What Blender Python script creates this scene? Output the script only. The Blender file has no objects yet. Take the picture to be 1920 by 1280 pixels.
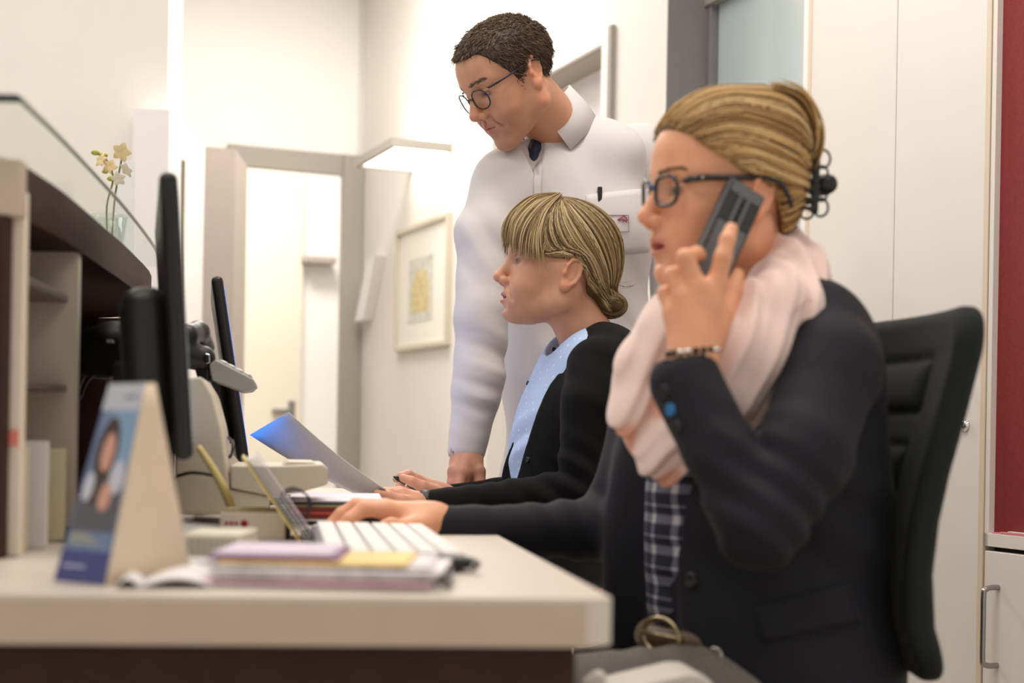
import bpy, bmesh, math, random
import numpy as np
from mathutils import Vector, Matrix

random.seed(7)
rng = np.random.default_rng(7)
SC = bpy.context.scene
COL = SC.collection

# ------------------------------------------------------------------ camera
FPX, CAMZ, CY, ROLL = 2666.667, 0.88, 809.0, math.radians(1.0)
CR, SR = math.cos(ROLL), math.sin(ROLL)
cd = bpy.data.cameras.new('camera')
cam = bpy.data.objects.new('camera', cd)
COL.objects.link(cam)
cd.lens = 50.0
cd.sensor_width = 36.0
cd.shift_y = (CY - 640.0) / 1920.0
cd.clip_start = 0.05
cd.dof.use_dof = True
cd.dof.focus_distance = 2.66
cd.dof.aperture_fstop = 2.9
cd.dof.aperture_blades = 9
cam.matrix_world = Matrix(((CR, -SR, 0, 0), (0, 0, -1, 0), (SR, CR, 0, CAMZ), (0, 0, 0, 1)))
SC.camera = cam

# ------------------------------------------------------------------ world, lights, exposure
SC.view_settings.view_transform = 'Standard'
SC.view_settings.look = 'None'
SC.view_settings.exposure = 0.08
SC.view_settings.gamma = 1.0
SC.view_settings.use_curve_mapping = False
wd = bpy.data.worlds.new('world')
SC.world = wd
wd.use_nodes = True
wd.node_tree.nodes['Background'].inputs[0].default_value = (1.0, 0.945, 0.885, 1)
wd.node_tree.nodes['Background'].inputs[1].default_value = 0.68


def area_light(name, loc, rot, sx, sy, power, col=(1, 0.945, 0.88)):
    l = bpy.data.lights.new(name, 'AREA')
    l.shape = 'RECTANGLE'
    l.size, l.size_y = sx, sy
    l.energy = power
    l.color = col
    o = bpy.data.objects.new(name, l)
    COL.objects.link(o)
    o.location = loc
    o.rotation_euler = rot
    return o


area_light('unseen_ceiling_light', (0.1, 2.3, 2.95), (0, 0, 0), 1.2, 0.6, 26)
area_light('unseen_ceiling_light', (-0.9, 1.2, 2.95), (0, 0, 0), 1.2, 0.6, 13)
area_light('unseen_ceiling_light', (1.3, 0.9, 2.95), (0, 0, 0), 1.2, 0.6, 13)
area_light('unseen_ceiling_light', (-0.7, 5.0, 2.95), (0, 0, 0.0), 1.0, 0.8, 44)  # added light, no visible fixture: burns out the upper back wall
area_light('unseen_ceiling_light', (-1.9, 3.4, 2.95), (0, 0, 0), 1.2, 0.6, 20)  # extra unseen light, put in to brighten the left wall
area_light('hallway_ceiling_light', (-1.3, 7.3, 2.95), (0, 0, 0), 0.8, 0.6, 45)


# ------------------------------------------------------------------ pixel -> point at a real distance
def P(px, py, d):
    a, b = px - 960.0, CY - py
    u, v = a * CR - b * SR, a * SR + b * CR
    return np.array([u * d / FPX, d, CAMZ + v * d / FPX])


def ray(px, py):
    return P(px, py, 1.0) - np.array([0, 0, CAMZ])


def hitz(px, py, z):
    r = ray(px, py)
    t = (z - CAMZ) / r[2]
    return np.array([0, 0, CAMZ]) + r * t


# ------------------------------------------------------------------ materials
MATS = {}


def mat(name, col, rough=0.5, metal=0.0, spec=0.5, noise=0.0, nscale=40.0, bump=0.0, bscale=200.0, emit=None, estr=0.0,
        sss=0.0, attr=None, coat=0.0, alpha=1.0, trans=0.0, ior=1.45, sheen=0.0):
    if name in MATS:
        return MATS[name]
    m = bpy.data.materials.new(name)
    m.use_nodes = True
    nt = m.node_tree
    b = nt.nodes['Principled BSDF']
    c4 = (col[0], col[1], col[2], 1)
    b.inputs['Base Color'].default_value = c4
    b.inputs['Roughness'].default_value = rough
    b.inputs['Metallic'].default_value = metal
    b.inputs['Specular IOR Level'].default_value = spec
    b.inputs['IOR'].default_value = ior
    b.inputs['Coat Weight'].default_value = coat
    b.inputs['Alpha'].default_value = alpha
    b.inputs['Transmission Weight'].default_value = trans
    if sheen:
        b.inputs['Sheen Weight'].default_value = sheen
        b.inputs['Sheen Roughness'].default_value = 0.4
    if sss:
        b.inputs['Subsurface Weight'].default_value = sss
        b.inputs['Subsurface Radius'].default_value = (0.012, 0.004, 0.002)
        b.inputs['Subsurface Scale'].default_value = 0.6
    if emit:
        b.inputs['Emission Color'].default_value = (emit[0], emit[1], emit[2], 1)
        b.inputs['Emission Strength'].default_value = estr
    src = None
    if attr:
        a = nt.nodes.new('ShaderNodeAttribute')
        a.attribute_name = attr
        src = a.outputs['Color']
        nt.links.new(src, b.inputs['Base Color'])
    tc = None
    if noise or bump:
        tc = nt.nodes.new('ShaderNodeTexCoord')
    if noise:
        n = nt.nodes.new('ShaderNodeTexNoise')
        n.inputs['Scale'].default_value = nscale
        n.inputs['Detail'].default_value = 4
        nt.links.new(tc.outputs['Object'], n.inputs['Vector'])
        mp = nt.nodes.new('ShaderNodeMapRange')
        mp.inputs['From Min'].default_value = 0.25
        mp.inputs['From Max'].default_value = 0.68
        mp.inputs['To Min'].default_value = 1 - noise
        mp.inputs['To Max'].default_value = 1 + noise
        nt.links.new(n.outputs['Fac'], mp.inputs['Value'])
        mx = nt.nodes.new('ShaderNodeVectorMath')
        mx.operation = 'SCALE'
        if src:
            nt.links.new(src, mx.inputs[0])
        else:
            mx.inputs[0].default_value = col[:3]
        nt.links.new(mp.outputs[0], mx.inputs['Scale'])
        nt.links.new(mx.outputs[0], b.inputs['Base Color'])
    if bump:
        n2 = nt.nodes.new('ShaderNodeTexNoise')
        n2.inputs['Scale'].default_value = bscale
        n2.inputs['Detail'].default_value = 3
        nt.links.new(tc.outputs['Object'], n2.inputs['Vector'])
        bp = nt.nodes.new('ShaderNodeBump')
        bp.inputs['Strength'].default_value = bump
        bp.inputs['Distance'].default_value = 0.002
        nt.links.new(n2.outputs['Fac'], bp.inputs['Height'])
        nt.links.new(bp.outputs[0], b.inputs['Normal'])
    MATS[name] = m
    return m


M_WALL = mat('wall_paint', (0.79, 0.755, 0.71), 0.75, noise=0.015, nscale=3, bump=0.08, bscale=120)
M_WALLW = mat('white_door_paint', (0.86, 0.84, 0.83), 0.5, noise=0.01, nscale=5)
M_WALLB = mat('back_wall_paint', (0.88, 0.86, 0.83), 0.75, noise=0.01, nscale=3)
M_CEIL = mat('ceiling_paint', (0.86, 0.85, 0.83), 0.8, noise=0.01)
M_FLOOR = mat('floor_vinyl', (0.50, 0.42, 0.34), 0.5, noise=0.08, nscale=14)
M_GREYP = mat('grey_beige_panel', (0.42, 0.365, 0.325), 0.6, noise=0.02)
M_GREYF = mat('door_frame_grey', (0.36, 0.33, 0.29), 0.5, noise=0.02)
M_DKGREY = mat('reveal_grey', (0.215, 0.205, 0.205), 0.55, noise=0.03)
M_CREAM = mat('cream_door', (0.80, 0.74, 0.62), 0.55, noise=0.015)
M_CABW = mat('cabinet_white_laminate', (0.79, 0.75, 0.70), 0.42, noise=0.012, nscale=6, bump=0.05, bscale=300)
M_CABE = mat('cabinet_edge_beige', (0.72, 0.60, 0.46), 0.5)
M_RED = mat('red_fabric_board', (0.215, 0.022, 0.022), 0.7, noise=0.12, nscale=120, bump=0.2, bscale=300)
M_STEEL = mat('brushed_steel', (0.36, 0.35, 0.34), 0.32, metal=1.0, noise=0.05, nscale=80)
M_CHROME = mat('chrome', (0.75, 0.74, 0.72), 0.12, metal=1.0)
M_DESK = mat('desk_top_laminate', (0.70, 0.62, 0.53), 0.38, noise=0.015, nscale=9)
M_DESKE = mat('desk_edge_beige', (0.58, 0.465, 0.36), 0.45, noise=0.03, nscale=30)
M_BROWN = mat('dark_brown_wood', (0.045, 0.019, 0.0145), 0.62, spec=0.25, noise=0.18, nscale=22, bump=0.1, bscale=90)
M_BLACK = mat('black_plastic', (0.012, 0.0115, 0.011), 0.38, noise=0.08)
M_BLACKM = mat('black_matte', (0.008, 0.008, 0.008), 0.6)
M_BEIGEP = mat('beige_machine_plastic', (0.60, 0.53, 0.41), 0.45, noise=0.02)
M_GREYPL = mat('grey_phone_plastic', (0.30, 0.31, 0.29), 0.45)
M_PAPER = mat('white_paper', (0.80, 0.77, 0.76), 0.75, noise=0.02, nscale=60)
M_CREAMB = mat('cream_board', (0.93, 0.80, 0.66), 0.5, noise=0.02)


def glass_mat(name, col, fac):
    m = bpy.data.materials.new(name)
    m.use_nodes = True
    nt = m.node_tree
    nt.nodes.remove(nt.nodes['Principled BSDF'])
    out = nt.nodes['Material Output']
    tr = nt.nodes.new('ShaderNodeBsdfTransparent')
    tr.inputs[0].default_value = (col[0], col[1], col[2], 1)
    gl = nt.nodes.new('ShaderNodeBsdfGlossy')
    gl.inputs['Roughness'].default_value = 0.03
    mx = nt.nodes.new('ShaderNodeMixShader')
    mx.inputs[0].default_value = fac
    nt.links.new(tr.outputs[0], mx.inputs[1])
    nt.links.new(gl.outputs[0], mx.inputs[2])
    nt.links.new(mx.outputs[0], out.inputs[0])
    return m


M_GLASS = glass_mat('clear_glass', (0.955, 0.98, 0.965), 0.10)
M_LENS = glass_mat('lens_glass', (0.985, 0.985, 0.985), 0.05)


# ------------------------------------------------------------------ mesh helpers
def setp(o, label=None, cat=None, group=None, kind=None):
    if label:
        o['label'] = label
    if cat:
        o['category'] = cat
    if group:
        o['group'] = group
    if kind:
        o['kind'] = kind
    return o


def empty(name, loc, label=None, cat=None, group=None, kind=None):
    o = bpy.data.objects.new(name, None)
    o.empty_display_size = 0.05
    COL.objects.link(o)
    o.location = tuple(float(x) for x in loc)
    return setp(o, label, cat, group, kind)


def link(name, me, m, parent=None):
    o = bpy.data.objects.new(name, me)
    COL.objects.link(o)
    if m is not None:
        for k in (m if isinstance(m, (list, tuple)) else [m]):
            me.materials.append(k)
    if parent is not None:
        o.parent = parent
        par = parent
        w = Vector((0, 0, 0))
        while par is not None:
            w += Vector(par.location)
            par = par.parent
        o.location = -w
    return o


def mesh_np(name, V, F, m, parent=None, cols=None, smooth=True):
    """V (n,3); F (m,k) int with k=3 or 4"""
    V = np.asarray(V, np.float32)
    F = np.asarray(F, np.int32)
    me = bpy.data.meshes.new(name)
    k = F.shape[1]
    me.vertices.add(len(V))
    me.vertices.foreach_set('co', V.ravel())
    me.loops.add(F.size)
    me.loops.foreach_set('vertex_index', F.ravel())
    me.polygons.add(len(F))
    me.polygons.foreach_set('loop_start', np.arange(0, F.size, k, dtype=np.int32))
    me.update(calc_edges=True)
    me.validate()
    if smooth:
        me.polygons.foreach_set('use_smooth', np.ones(len(me.polygons), bool))
    if cols is not None:
        a = me.color_attributes.new('Col', 'FLOAT_COLOR', 'POINT')
        c4 = np.ones((len(V), 4), np.float32)
        c4[:, :3] = cols
        a.data.foreach_set('color', c4.ravel())
    me.update()
    return link(name, me, m, parent)


def bm_obj(name, bm, m, parent=None, smooth=False):
    bmesh.ops.recalc_face_normals(bm, faces=bm.faces)
    me = bpy.data.meshes.new(name)
    bm.to_mesh(me)
    bm.free()
    if smooth:
        for p in me.polygons:
            p.use_smooth = True
    return link(name, me, m, parent)


def frame(o, ex, ey=None, ez=(0, 0, 1)):
    """4x4 from origin and axes"""
    ex = Vector(ex).normalized()
    ez = Vector(ez).normalized()
    ey = Vector(ey).normalized() if ey is not None else ez.cross(ex).normalized()
    ez = ex.cross(ey).normalized()
    M = Matrix.Identity(4)
    for i, v in enumerate((ex, ey, ez)):
        for j in range(3):
            M[j][i] = v[j]
    for j in range(3):
        M[j][3] = float(o[j])
    return M


def add_box(bm, lo, hi, M=None, bev=0.0, seg=2):
    r = bmesh.ops.create_cube(bm, size=1.0)
    vs = r['verts']
    for v in vs:
        v.co = Vector([(lo[i] + hi[i]) / 2 + v.co[i] * (hi[i] - lo[i]) for i in range(3)])
    if bev > 0:
        es = list({e for v in vs for e in v.link_edges})
        rr = bmesh.ops.bevel(bm, geom=es, offset=bev, segments=seg, affect='EDGES', profile=0.5)
        vs = list({v for f in rr['faces'] for v in f.verts} | {v for v in vs if v.is_valid})
    if M is not None:
        bmesh.ops.transform(bm, matrix=M, verts=vs)
    return vs


def box(name, lo, hi, m, parent=None, M=None, bev=0.0, seg=2):
    bm = bmesh.new()
    add_box(bm, lo, hi, M, bev, seg)
    return bm_obj(name, bm, m, parent, smooth=False)


def add_prism(bm, pts, z0, z1, M=None):
    lo = [bm.verts.new((p[0], p[1], z0)) for p in pts]
    hi = [bm.verts.new((p[0], p[1], z1)) for p in pts]
    n = len(pts)
    bm.faces.new(lo[::-1])
    bm.faces.new(hi)
    for i in range(n):
        bm.faces.new((lo[i], lo[(i + 1) % n], hi[(i + 1) % n], hi[i]))
    if M is not None:
        bmesh.ops.transform(bm, matrix=M, verts=lo + hi)


def prism(name, pts, z0, z1, m, parent=None, M=None, bev=0.0):
    bm = bmesh.new()
    add_prism(bm, pts, z0, z1, M)
    if bev:
        bmesh.ops.bevel(bm, geom=list(bm.edges), offset=bev, segments=2, affect='EDGES', profile=0.5)
    return bm_obj(name, bm, m, parent)


def tube_np(pts, rad, n=8, closed=False, caps=True):
    """tube along polyline, returns V,F(quads)"""
    pts = np.asarray(pts, float)
    k = len(pts)
    rad = np.broadcast_to(np.asarray(rad, float), (k,))
    T = np.gradient(pts, axis=0)
    if closed:
        T = np.roll(pts, -1, 0) - np.roll(pts, 1, 0)
    T /= np.linalg.norm(T, axis=1)[:, None] + 1e-12
    ref = np.array([0.31, 0.17, 0.93])
    if abs(T[0] @ ref) > 0.9:
        ref = np.array([0.9, 0.3, 0.1])
    N = np.zeros_like(pts)
    a = ref - T[0] * (ref @ T[0])
    N[0] = a / np.linalg.norm(a)
    for i in range(1, k):
        a = N[i - 1] - T[i] * (N[i - 1] @ T[i])
        N[i] = a / (np.linalg.norm(a) + 1e-12)
    B = np.cross(T, N)
    th = np.linspace(0, 2 * np.pi, n, endpoint=False)
    V = pts[:, None, :] + rad[:, None, None] * (np.cos(th)[None, :, None] * N[:, None, :] + np.sin(th)[None, :, None] * B[:, None, :])
    V = V.reshape(-1, 3)
    F = []
    kk = k if closed else k - 1
    for i in range(kk):
        i2 = (i + 1) % k
        for j in range(n):
            j2 = (j + 1) % n
            F.append((i * n + j, i * n + j2, i2 * n + j2, i2 * n + j))
    if caps and not closed:
        c0, c1 = len(V), len(V) + 1
        V = np.vstack([V, pts[0] - T[0] * rad[0] * 0.5, pts[-1] + T[-1] * rad[-1] * 0.5])
        for j in range(0, n):
            j2 = (j + 1) % n
            F.append((c0, j2, j, c0))
            F.append((c1, (k - 1) * n + j, (k - 1) * n + j2, c1))
    return V, F


def smooth_path(pts, n=24, closed=False):
    """Catmull-Rom resample"""
    p = np.asarray(pts, float)
    k = len(p)
    if closed:
        idx = lambda i: p[i % k]
        segs = k
    else:
        idx = lambda i: p[min(max(i, 0), k - 1)]
        segs = k - 1
    out = []
    for t in np.linspace(0, segs, n, endpoint=not closed):
        i = min(int(t), segs - 1)
        u = t - i
        p0, p1, p2, p3 = idx(i - 1), idx(i), idx(i + 1), idx(i + 2)
        out.append(0.5 * ((2 * p1) + (-p0 + p2) * u + (2 * p0 - 5 * p1 + 4 * p2 - p3) * u * u + (-p0 + 3 * p1 - 3 * p2 + p3) * u ** 3))
    return np.array(out)


def tube(name, pts, rad, m, parent=None, n=10, closed=False, cr=0):
    if cr:
        rr = np.broadcast_to(np.asarray(rad, float), (len(pts),))
        q = smooth_path(np.column_stack([np.asarray(pts, float), rr]), cr, closed)
        pts, rad = q[:, :3], q[:, 3]
    V, F = tube_np(pts, rad, n, closed)
    bm = bmesh.new()
    bv = [bm.verts.new(v) for v in V]
    for f in F:
        f = list(dict.fromkeys(f))
        try:
            bm.faces.new([bv[i] for i in f])
        except ValueError:
            pass
    return bm_obj(name, bm, m, parent, smooth=True)


def add_lathe(bm, prof, M=None, n=24):
    rings = []
    for r, z in prof:
        rings.append([bm.verts.new((r * math.cos(2 * math.pi * j / n), r * math.sin(2 * math.pi * j / n), z)) for j in range(n)])
    for i in range(len(rings) - 1):
        for j in range(n):
            bm.faces.new((rings[i][j], rings[i][(j + 1) % n], rings[i + 1][(j + 1) % n], rings[i + 1][j]))
    bm.faces.new(rings[0][::-1])
    bm.faces.new(rings[-1])
    if M is not None:
        bmesh.ops.transform(bm, matrix=M, verts=[v for r in rings for v in r])


def lathe(name, prof, m, parent=None, M=None, n=24, smooth=True):
    bm = bmesh.new()
    add_lathe(bm, prof, M, n)
    return bm_obj(name, bm, m, parent, smooth)


def sheet(name, corners, m, parent=None, thick=0.0006, nu=8, nv=8, bulge=0.0, bdir=(0, 0, 1), wave=0.0):
    """thin bent sheet from four corners (a,b,c,d)"""
    a, b, c, d = [np.asarray(q, float) for q in corners]
    bd = np.asarray(bdir, float)
    nrm = np.cross(b - a, d - a)
    nrm /= np.linalg.norm(nrm)
    V, F = [], []
    for side in (0, 1):
        for i in range(nu + 1):
            for j in range(nv + 1):
                u, v = i / nu, j / nv
                p = (a * (1 - u) + b * u) * (1 - v) + (d * (1 - u) + c * u) * v
                p = p + bd * bulge * math.sin(math.pi * u) + nrm * wave * math.sin(5 * u + 3 * v)
                V.append(p + nrm * thick * (0.5 - side))
    n1 = (nu + 1) * (nv + 1)
    ix = lambda i, j, s: s * n1 + i * (nv + 1) + j
    for i in range(nu):
        for j in range(nv):
            F.append((ix(i, j, 0), ix(i + 1, j, 0), ix(i + 1, j + 1, 0), ix(i, j + 1, 0)))
            F.append((ix(i, j, 1), ix(i, j + 1, 1), ix(i + 1, j + 1, 1), ix(i + 1, j, 1)))
    for i in range(nu):
        F.append((ix(i, 0, 0), ix(i, 0, 1), ix(i + 1, 0, 1), ix(i + 1, 0, 0)))
        F.append((ix(i, nv, 0), ix(i + 1, nv, 0), ix(i + 1, nv, 1), ix(i, nv, 1)))
    for j in range(nv):
        F.append((ix(0, j, 0), ix(0, j + 1, 0), ix(0, j + 1, 1), ix(0, j, 1)))
        F.append((ix(nu, j, 0), ix(nu, j, 1), ix(nu, j + 1, 1), ix(nu, j + 1, 0)))
    return mesh_np(name, V, F, m, parent, smooth=False)


def text_obj(name, s, size, M, m, parent=None, ext=0.0002):
    cu = bpy.data.curves.new(name, 'FONT')
    cu.body = s
    cu.size = size
    cu.extrude = ext
    o = bpy.data.objects.new(name, cu)
    COL.objects.link(o)
    cu.materials.append(m)
    if parent is not None:
        o.parent = parent
        w = Vector((0, 0, 0))
        par = parent
        while par is not None:
            w += Vector(par.location)
            par = par.parent
        M = Matrix.Translation(-w) @ M
    o.matrix_local = M
    return o


# ------------------------------------------------------------------ signed-distance modelling
class SDF:
    def __init__(self):
        self.ops = []
        self.lo = np.array([1e9] * 3)
        self.hi = -self.lo

    def _add(self, mode, k, fn, c, R, grow=True):
        c = np.asarray(c, float)
        self.ops.append((mode, k, fn, c.astype(np.float32), float(R)))
        if mode == 'u' and grow:
            self.lo = np.minimum(self.lo, c - R)
            self.hi = np.maximum(self.hi, c + R)
        return self

    def ell(self, c, r, R=None, k=0.0, mode='u'):
        c = np.asarray(c, np.float32)
        r = np.broadcast_to(np.asarray(r, np.float32), (3,)).copy()
        Rm = None if R is None else np.asarray(R, np.float32)

        def fn(p):
            q = p - c
            if Rm is not None:
                q = q @ Rm
            q1 = q / r
            k0 = np.sqrt((q1 * q1).sum(1))
            q2 = q1 / r
            k1 = np.sqrt((q2 * q2).sum(1)) + 1e-9
            return k0 * (k0 - 1) / k1
        return self._add(mode, k, fn, c, float(r.max()))

    def cone(self, a, b, ra, rb, k=0.0, mode='u', flat=None):
        a = np.asarray(a, np.float32)
        b = np.asarray(b, np.float32)
        ba = b - a
        L2 = float(ba @ ba) + 1e-12

        def fn(p):
            q = p - a
            t = np.clip(q @ ba / L2, 0, 1)
            e = q - t[:, None] * ba
            if flat is not None:   # (axis, factor): squeeze distance along an axis
                ax = np.asarray(flat[0], np.float32)
                s = e @ ax
                e = e + (flat[1] - 1) * s[:, None] * ax
            return np.sqrt((e * e).sum(1)) - (ra + (rb - ra) * t)
        return self._add(mode, k, fn, (a + b) / 2, math.sqrt(L2) / 2 + max(ra, rb))

    def chain(self, pts, rads, k=0.0, mode='u', kin=0.0, flat=None):
        for i in range(len(pts) - 1):
            self.cone(pts[i], pts[i + 1], rads[i], rads[i + 1], k if i == 0 else max(kin, 0.004), mode, flat)
        return self

    def rbox(self, c, h, R=None, rr=0.002, k=0.0, mode='u'):
        c = np.asarray(c, np.float32)
        h = np.asarray(h, np.float32)
        Rm = np.eye(3, dtype=np.float32) if R is None else np.asarray(R, np.float32)

        def fn(p):
            q = np.abs((p - c) @ Rm) - (h - rr)
            return np.sqrt((np.maximum(q, 0) ** 2).sum(1)) + np.minimum(q.max(1), 0) - rr
        return self._add(mode, k, fn, c, float(np.linalg.norm(h)))

    def cut(self, fn, c, R, k=0.0):
        """keep where fn<0 : f = smax(f, fn)"""
        return self._add('i', k, fn, c, R)

    def disp(self, fn, c, R):
        return self._add('d', 0, fn, c, R)

    def __call__(self, p):
        p = np.asarray(p, np.float32)
        f = np.full(len(p), 1.0, np.float32)
        for mode, k, fn, c, R in self.ops:
            d = p - c
            msk = (d * d).sum(1) < (R + 0.045 + k) ** 2
            if not msk.any():
                continue
            pm = p[msk]
            g = fn(pm).astype(np.float32)
            fm = f[msk]
            if mode == 'u':
                if k > 0:
                    h = np.clip(0.5 + 0.5 * (g - fm) / k, 0, 1)
                    fm = g * (1 - h) + fm * h - k * h * (1 - h)
                else:
                    fm = np.minimum(fm, g)
            elif mode in 's':
                g = -g
                if k > 0:
                    h = np.clip(0.5 - 0.5 * (g - fm) / k, 0, 1)
                    fm = g * (1 - h) + fm * h + k * h * (1 - h)
                else:
                    fm = np.maximum(fm, g)
            elif mode == 'i':
                if k > 0:
                    h = np.clip(0.5 - 0.5 * (g - fm) / k, 0, 1)
                    fm = g * (1 - h) + fm * h + k * h * (1 - h)
                else:
                    fm = np.maximum(fm, g)
            elif mode == 'd':
                fm = fm + g
            f[msk] = fm
        return f

    def grad(self, p, e=0.0006):
        g = np.zeros((len(p), 3), np.float32)
        for i in range(3):
            d = np.zeros(3, np.float32)
            d[i] = e
            g[:, i] = (self(p + d) - self(p - d)) / (2 * e)
        return g

    def project(self, p, it=3, off=0.0):
        p = np.asarray(p, np.float32).copy()
        for _ in range(it):
            f = self(p) - off
            g = self.grad(p)
            n2 = (g * g).sum(1) + 1e-4
            st = np.clip(f / n2, -0.02, 0.02)
            p -= st[:, None] * g
        return p

    def mesh(self, h, pad=0.012, proj=1):
        lo = self.lo - pad
        n = np.ceil((self.hi + pad - lo) / h).astype(int) + 1
        B = 4
        nb = np.ceil((n - 1) / B).astype(int)
        n = nb * B + 1
        ci = np.stack(np.meshgrid(*[np.arange(k) for k in nb], indexing='ij'), -1).reshape(-1, 3)
        cc = (lo + (ci + 0.5) * B * h).astype(np.float32)
        fc = np.concatenate([self(cc[i:i + 400000]) for i in range(0, len(cc), 400000)])
        act = np.abs(fc) < B * h * 0.5 * 1.732 * 1.35 + 0.006
        A = act.reshape(nb)
        mask = np.zeros(n, bool)
        up = A.repeat(B, 0).repeat(B, 1).repeat(B, 2)
        mask[:-1, :-1, :-1] |= up
        for dx in (0, 1):
            for dy in (0, 1):
                for dz in (0, 1):
                    if dx or dy or dz:
                        sl = tuple(slice(1, None) if q else slice(0, -1) for q in (dx, dy, dz))
                        mask[sl] |= up
        idx = np.argwhere(mask)
        pts = (lo + idx * h).astype(np.float32)
        fv = np.concatenate([self(pts[i:i + 300000]) for i in range(0, len(pts), 300000)])
        G = np.full(n, np.nan, np.float32)
        G[mask] = fv
        cid = np.argwhere(up)
        corners = np.array([(i, j, k) for i in (0, 1) for j in (0, 1) for k in (0, 1)])
        vals = np.stack([G[cid[:, 0] + c[0], cid[:, 1] + c[1], cid[:, 2] + c[2]] for c in corners], 1)
        s = vals < 0
        mix = s.any(1) & ~s.all(1)
        cid, vals, s = cid[mix], vals[mix], s[mix]
        acc = np.zeros((len(cid), 3))
        cnt = np.zeros(len(cid))
        for a in range(8):
            for b in range(a + 1, 8):
                if np.abs(corners[a] - corners[b]).sum() != 1:
                    continue
                x = s[:, a] != s[:, b]
                t = vals[x, a] / (vals[x, a] - vals[x, b])
                acc[x] += corners[a] + t[:, None] * (corners[b] - corners[a])
                cnt[x] += 1
        V = lo + (cid + acc / cnt[:, None]) * h
        ID = np.full(n, -1, np.int32)
        ID[cid[:, 0], cid[:, 1], cid[:, 2]] = np.arange(len(cid))
        F = []
        for ax in range(3):
            u, v = (ax + 1) % 3, (ax + 2) % 3
            e = np.zeros(3, int)
            e[ax] = 1
            c1 = int(e @ [4, 2, 1])
            x = s[:, 0] != s[:, c1]
            q = cid[x]
            eu = np.zeros(3, int)
            eu[u] = 1
            ev = np.zeros(3, int)
            ev[v] = 1
            ok = (q[:, u] > 0) & (q[:, v] > 0)
            q = q[ok]
            inside = s[x][ok][:, 0]
            g = lambda w: ID[w[:, 0], w[:, 1], w[:, 2]]
            quad = np.stack([g(q - eu - ev), g(q - ev), g(q), g(q - eu)], 1)
            quad[~inside] = quad[~inside][:, ::-1]
            F.append(quad[(quad >= 0).all(1)])
        F = np.concatenate(F)
        if proj:
            Vp = self.project(V, proj)
            mv = np.linalg.norm(Vp - V, axis=1)
            V = np.where((mv < h)[:, None], Vp, V)
        return V, F


def smoothstep(a, b, x):
    t = np.clip((x - a) / (b - a), 0, 1)
    return t * t * (3 - 2 * t)


def vnoise(p, seed=0):
    """cheap smooth pseudo-noise from sines, about -1..1"""
    r = np.random.default_rng(seed)
    o = np.zeros(len(p), np.float32)
    for _ in range(5):
        d = r.normal(size=3).astype(np.float32)
        d /= np.linalg.norm(d)
        o += np.sin(p @ d * r.uniform(0.7, 1.4) + r.uniform(0, 6.28)).astype(np.float32)
    return o / 3.0


def tubes_mesh(name, paths, rads, cols, m, parent=None, n=4):
    """many strands: paths (S,K,3), rads (S,K), cols (S,3) -> one mesh"""
    S, K, _ = paths.shape
    T = np.gradient(paths, axis=1)
    T /= np.linalg.norm(T, axis=2, keepdims=True) + 1e-9
    ref = np.array([0.3, 0.5, 0.8])
    Nn = ref - T * (T @ ref)[..., None]
    Nn /= np.linalg.norm(Nn, axis=2, keepdims=True) + 1e-9
    Bn = np.cross(T, Nn)
    th = np.linspace(0, 2 * np.pi, n, endpoint=False)
    V = paths[:, :, None, :] + rads[:, :, None, None] * (np.cos(th)[None, None, :, None] * Nn[:, :, None, :] + np.sin(th)[None, None, :, None] * Bn[:, :, None, :])
    V = V.reshape(-1, 3)
    s, i, j = np.meshgrid(np.arange(S), np.arange(K - 1), np.arange(n), indexing='ij')
    b = s * K * n
    F = np.stack([b + i * n + j, b + i * n + (j + 1) % n, b + (i + 1) * n + (j + 1) % n, b + (i + 1) * n + j], -1).reshape(-1, 4)
    C = np.repeat(cols, K * n, 0)
    return mesh_np(name, V, F, m, parent, cols=C)

# ================================================================== the room
K_ = 0.42
NRM = math.sqrt(1 + K_ * K_)
AH = np.array([-K_, 1.0, 0]) / NRM          # along the right-hand wall, away from the camera
NH = np.array([-1.0, -K_, 0]) / NRM         # out of that wall, into the room
X0 = 2.1
WO = np.array([X0, 0, 0])
WM = frame(WO, AH, NH)


def hitwall(px, py, n=0.0):
    r = ray(px, py)
    t = (X0 - n * NRM) / (r[0] + K_ * r[1])
    p = r * t
    return float((p - WO) @ AH), float(CAMZ + p[2])


def wpt(s, n, z):
    return WO + AH * s + NH * n + np.array([0, 0, z])


SE = hitwall(677, 500)[0]
BO = wpt(SE, 0, 0)
BM = frame(BO, NH, -AH)


def hitback(px, py, q=0.0):
    r = ray(px, py)
    t = ((BO @ AH) - q) / (r @ AH)
    p = r * t
    return float((p - BO) @ NH), float(CAMZ + p[2])


CEIL = 3.0
DT = 0.42        # wall thickness


def struct(o):
    o['kind'] = 'structure'
    return o


struct(box('floor', (-4, -1.5, -0.05), (4.5, 9.5, 0), M_FLOOR))
struct(box('ceiling', (-4, -0.4, CEIL), (4.5, 9.5, CEIL + 0.05), M_CEIL))

# right-hand wall, with a door opening behind the doctor and a glazed opening
s_w1 = hitwall(1250, 100)[0]                 # near end of the wall (window reveal)
s_d1, z_d = hitwall(1135, 85)                # near side and top of the door opening
s_d2 = s_d1 + 0.92
Z_W = 2.55
bm = bmesh.new()
add_box(bm, (s_d2, -DT, 0), (SE + 0.3, 0, CEIL), WM)
add_box(bm, (s_d1, -DT, z_d), (s_d2, 0, CEIL), WM)
add_box(bm, (s_w1, -DT, 0), (s_d1, 0, CEIL), WM)
struct(bm_obj('wall_right', bm, M_WALL))
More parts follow.
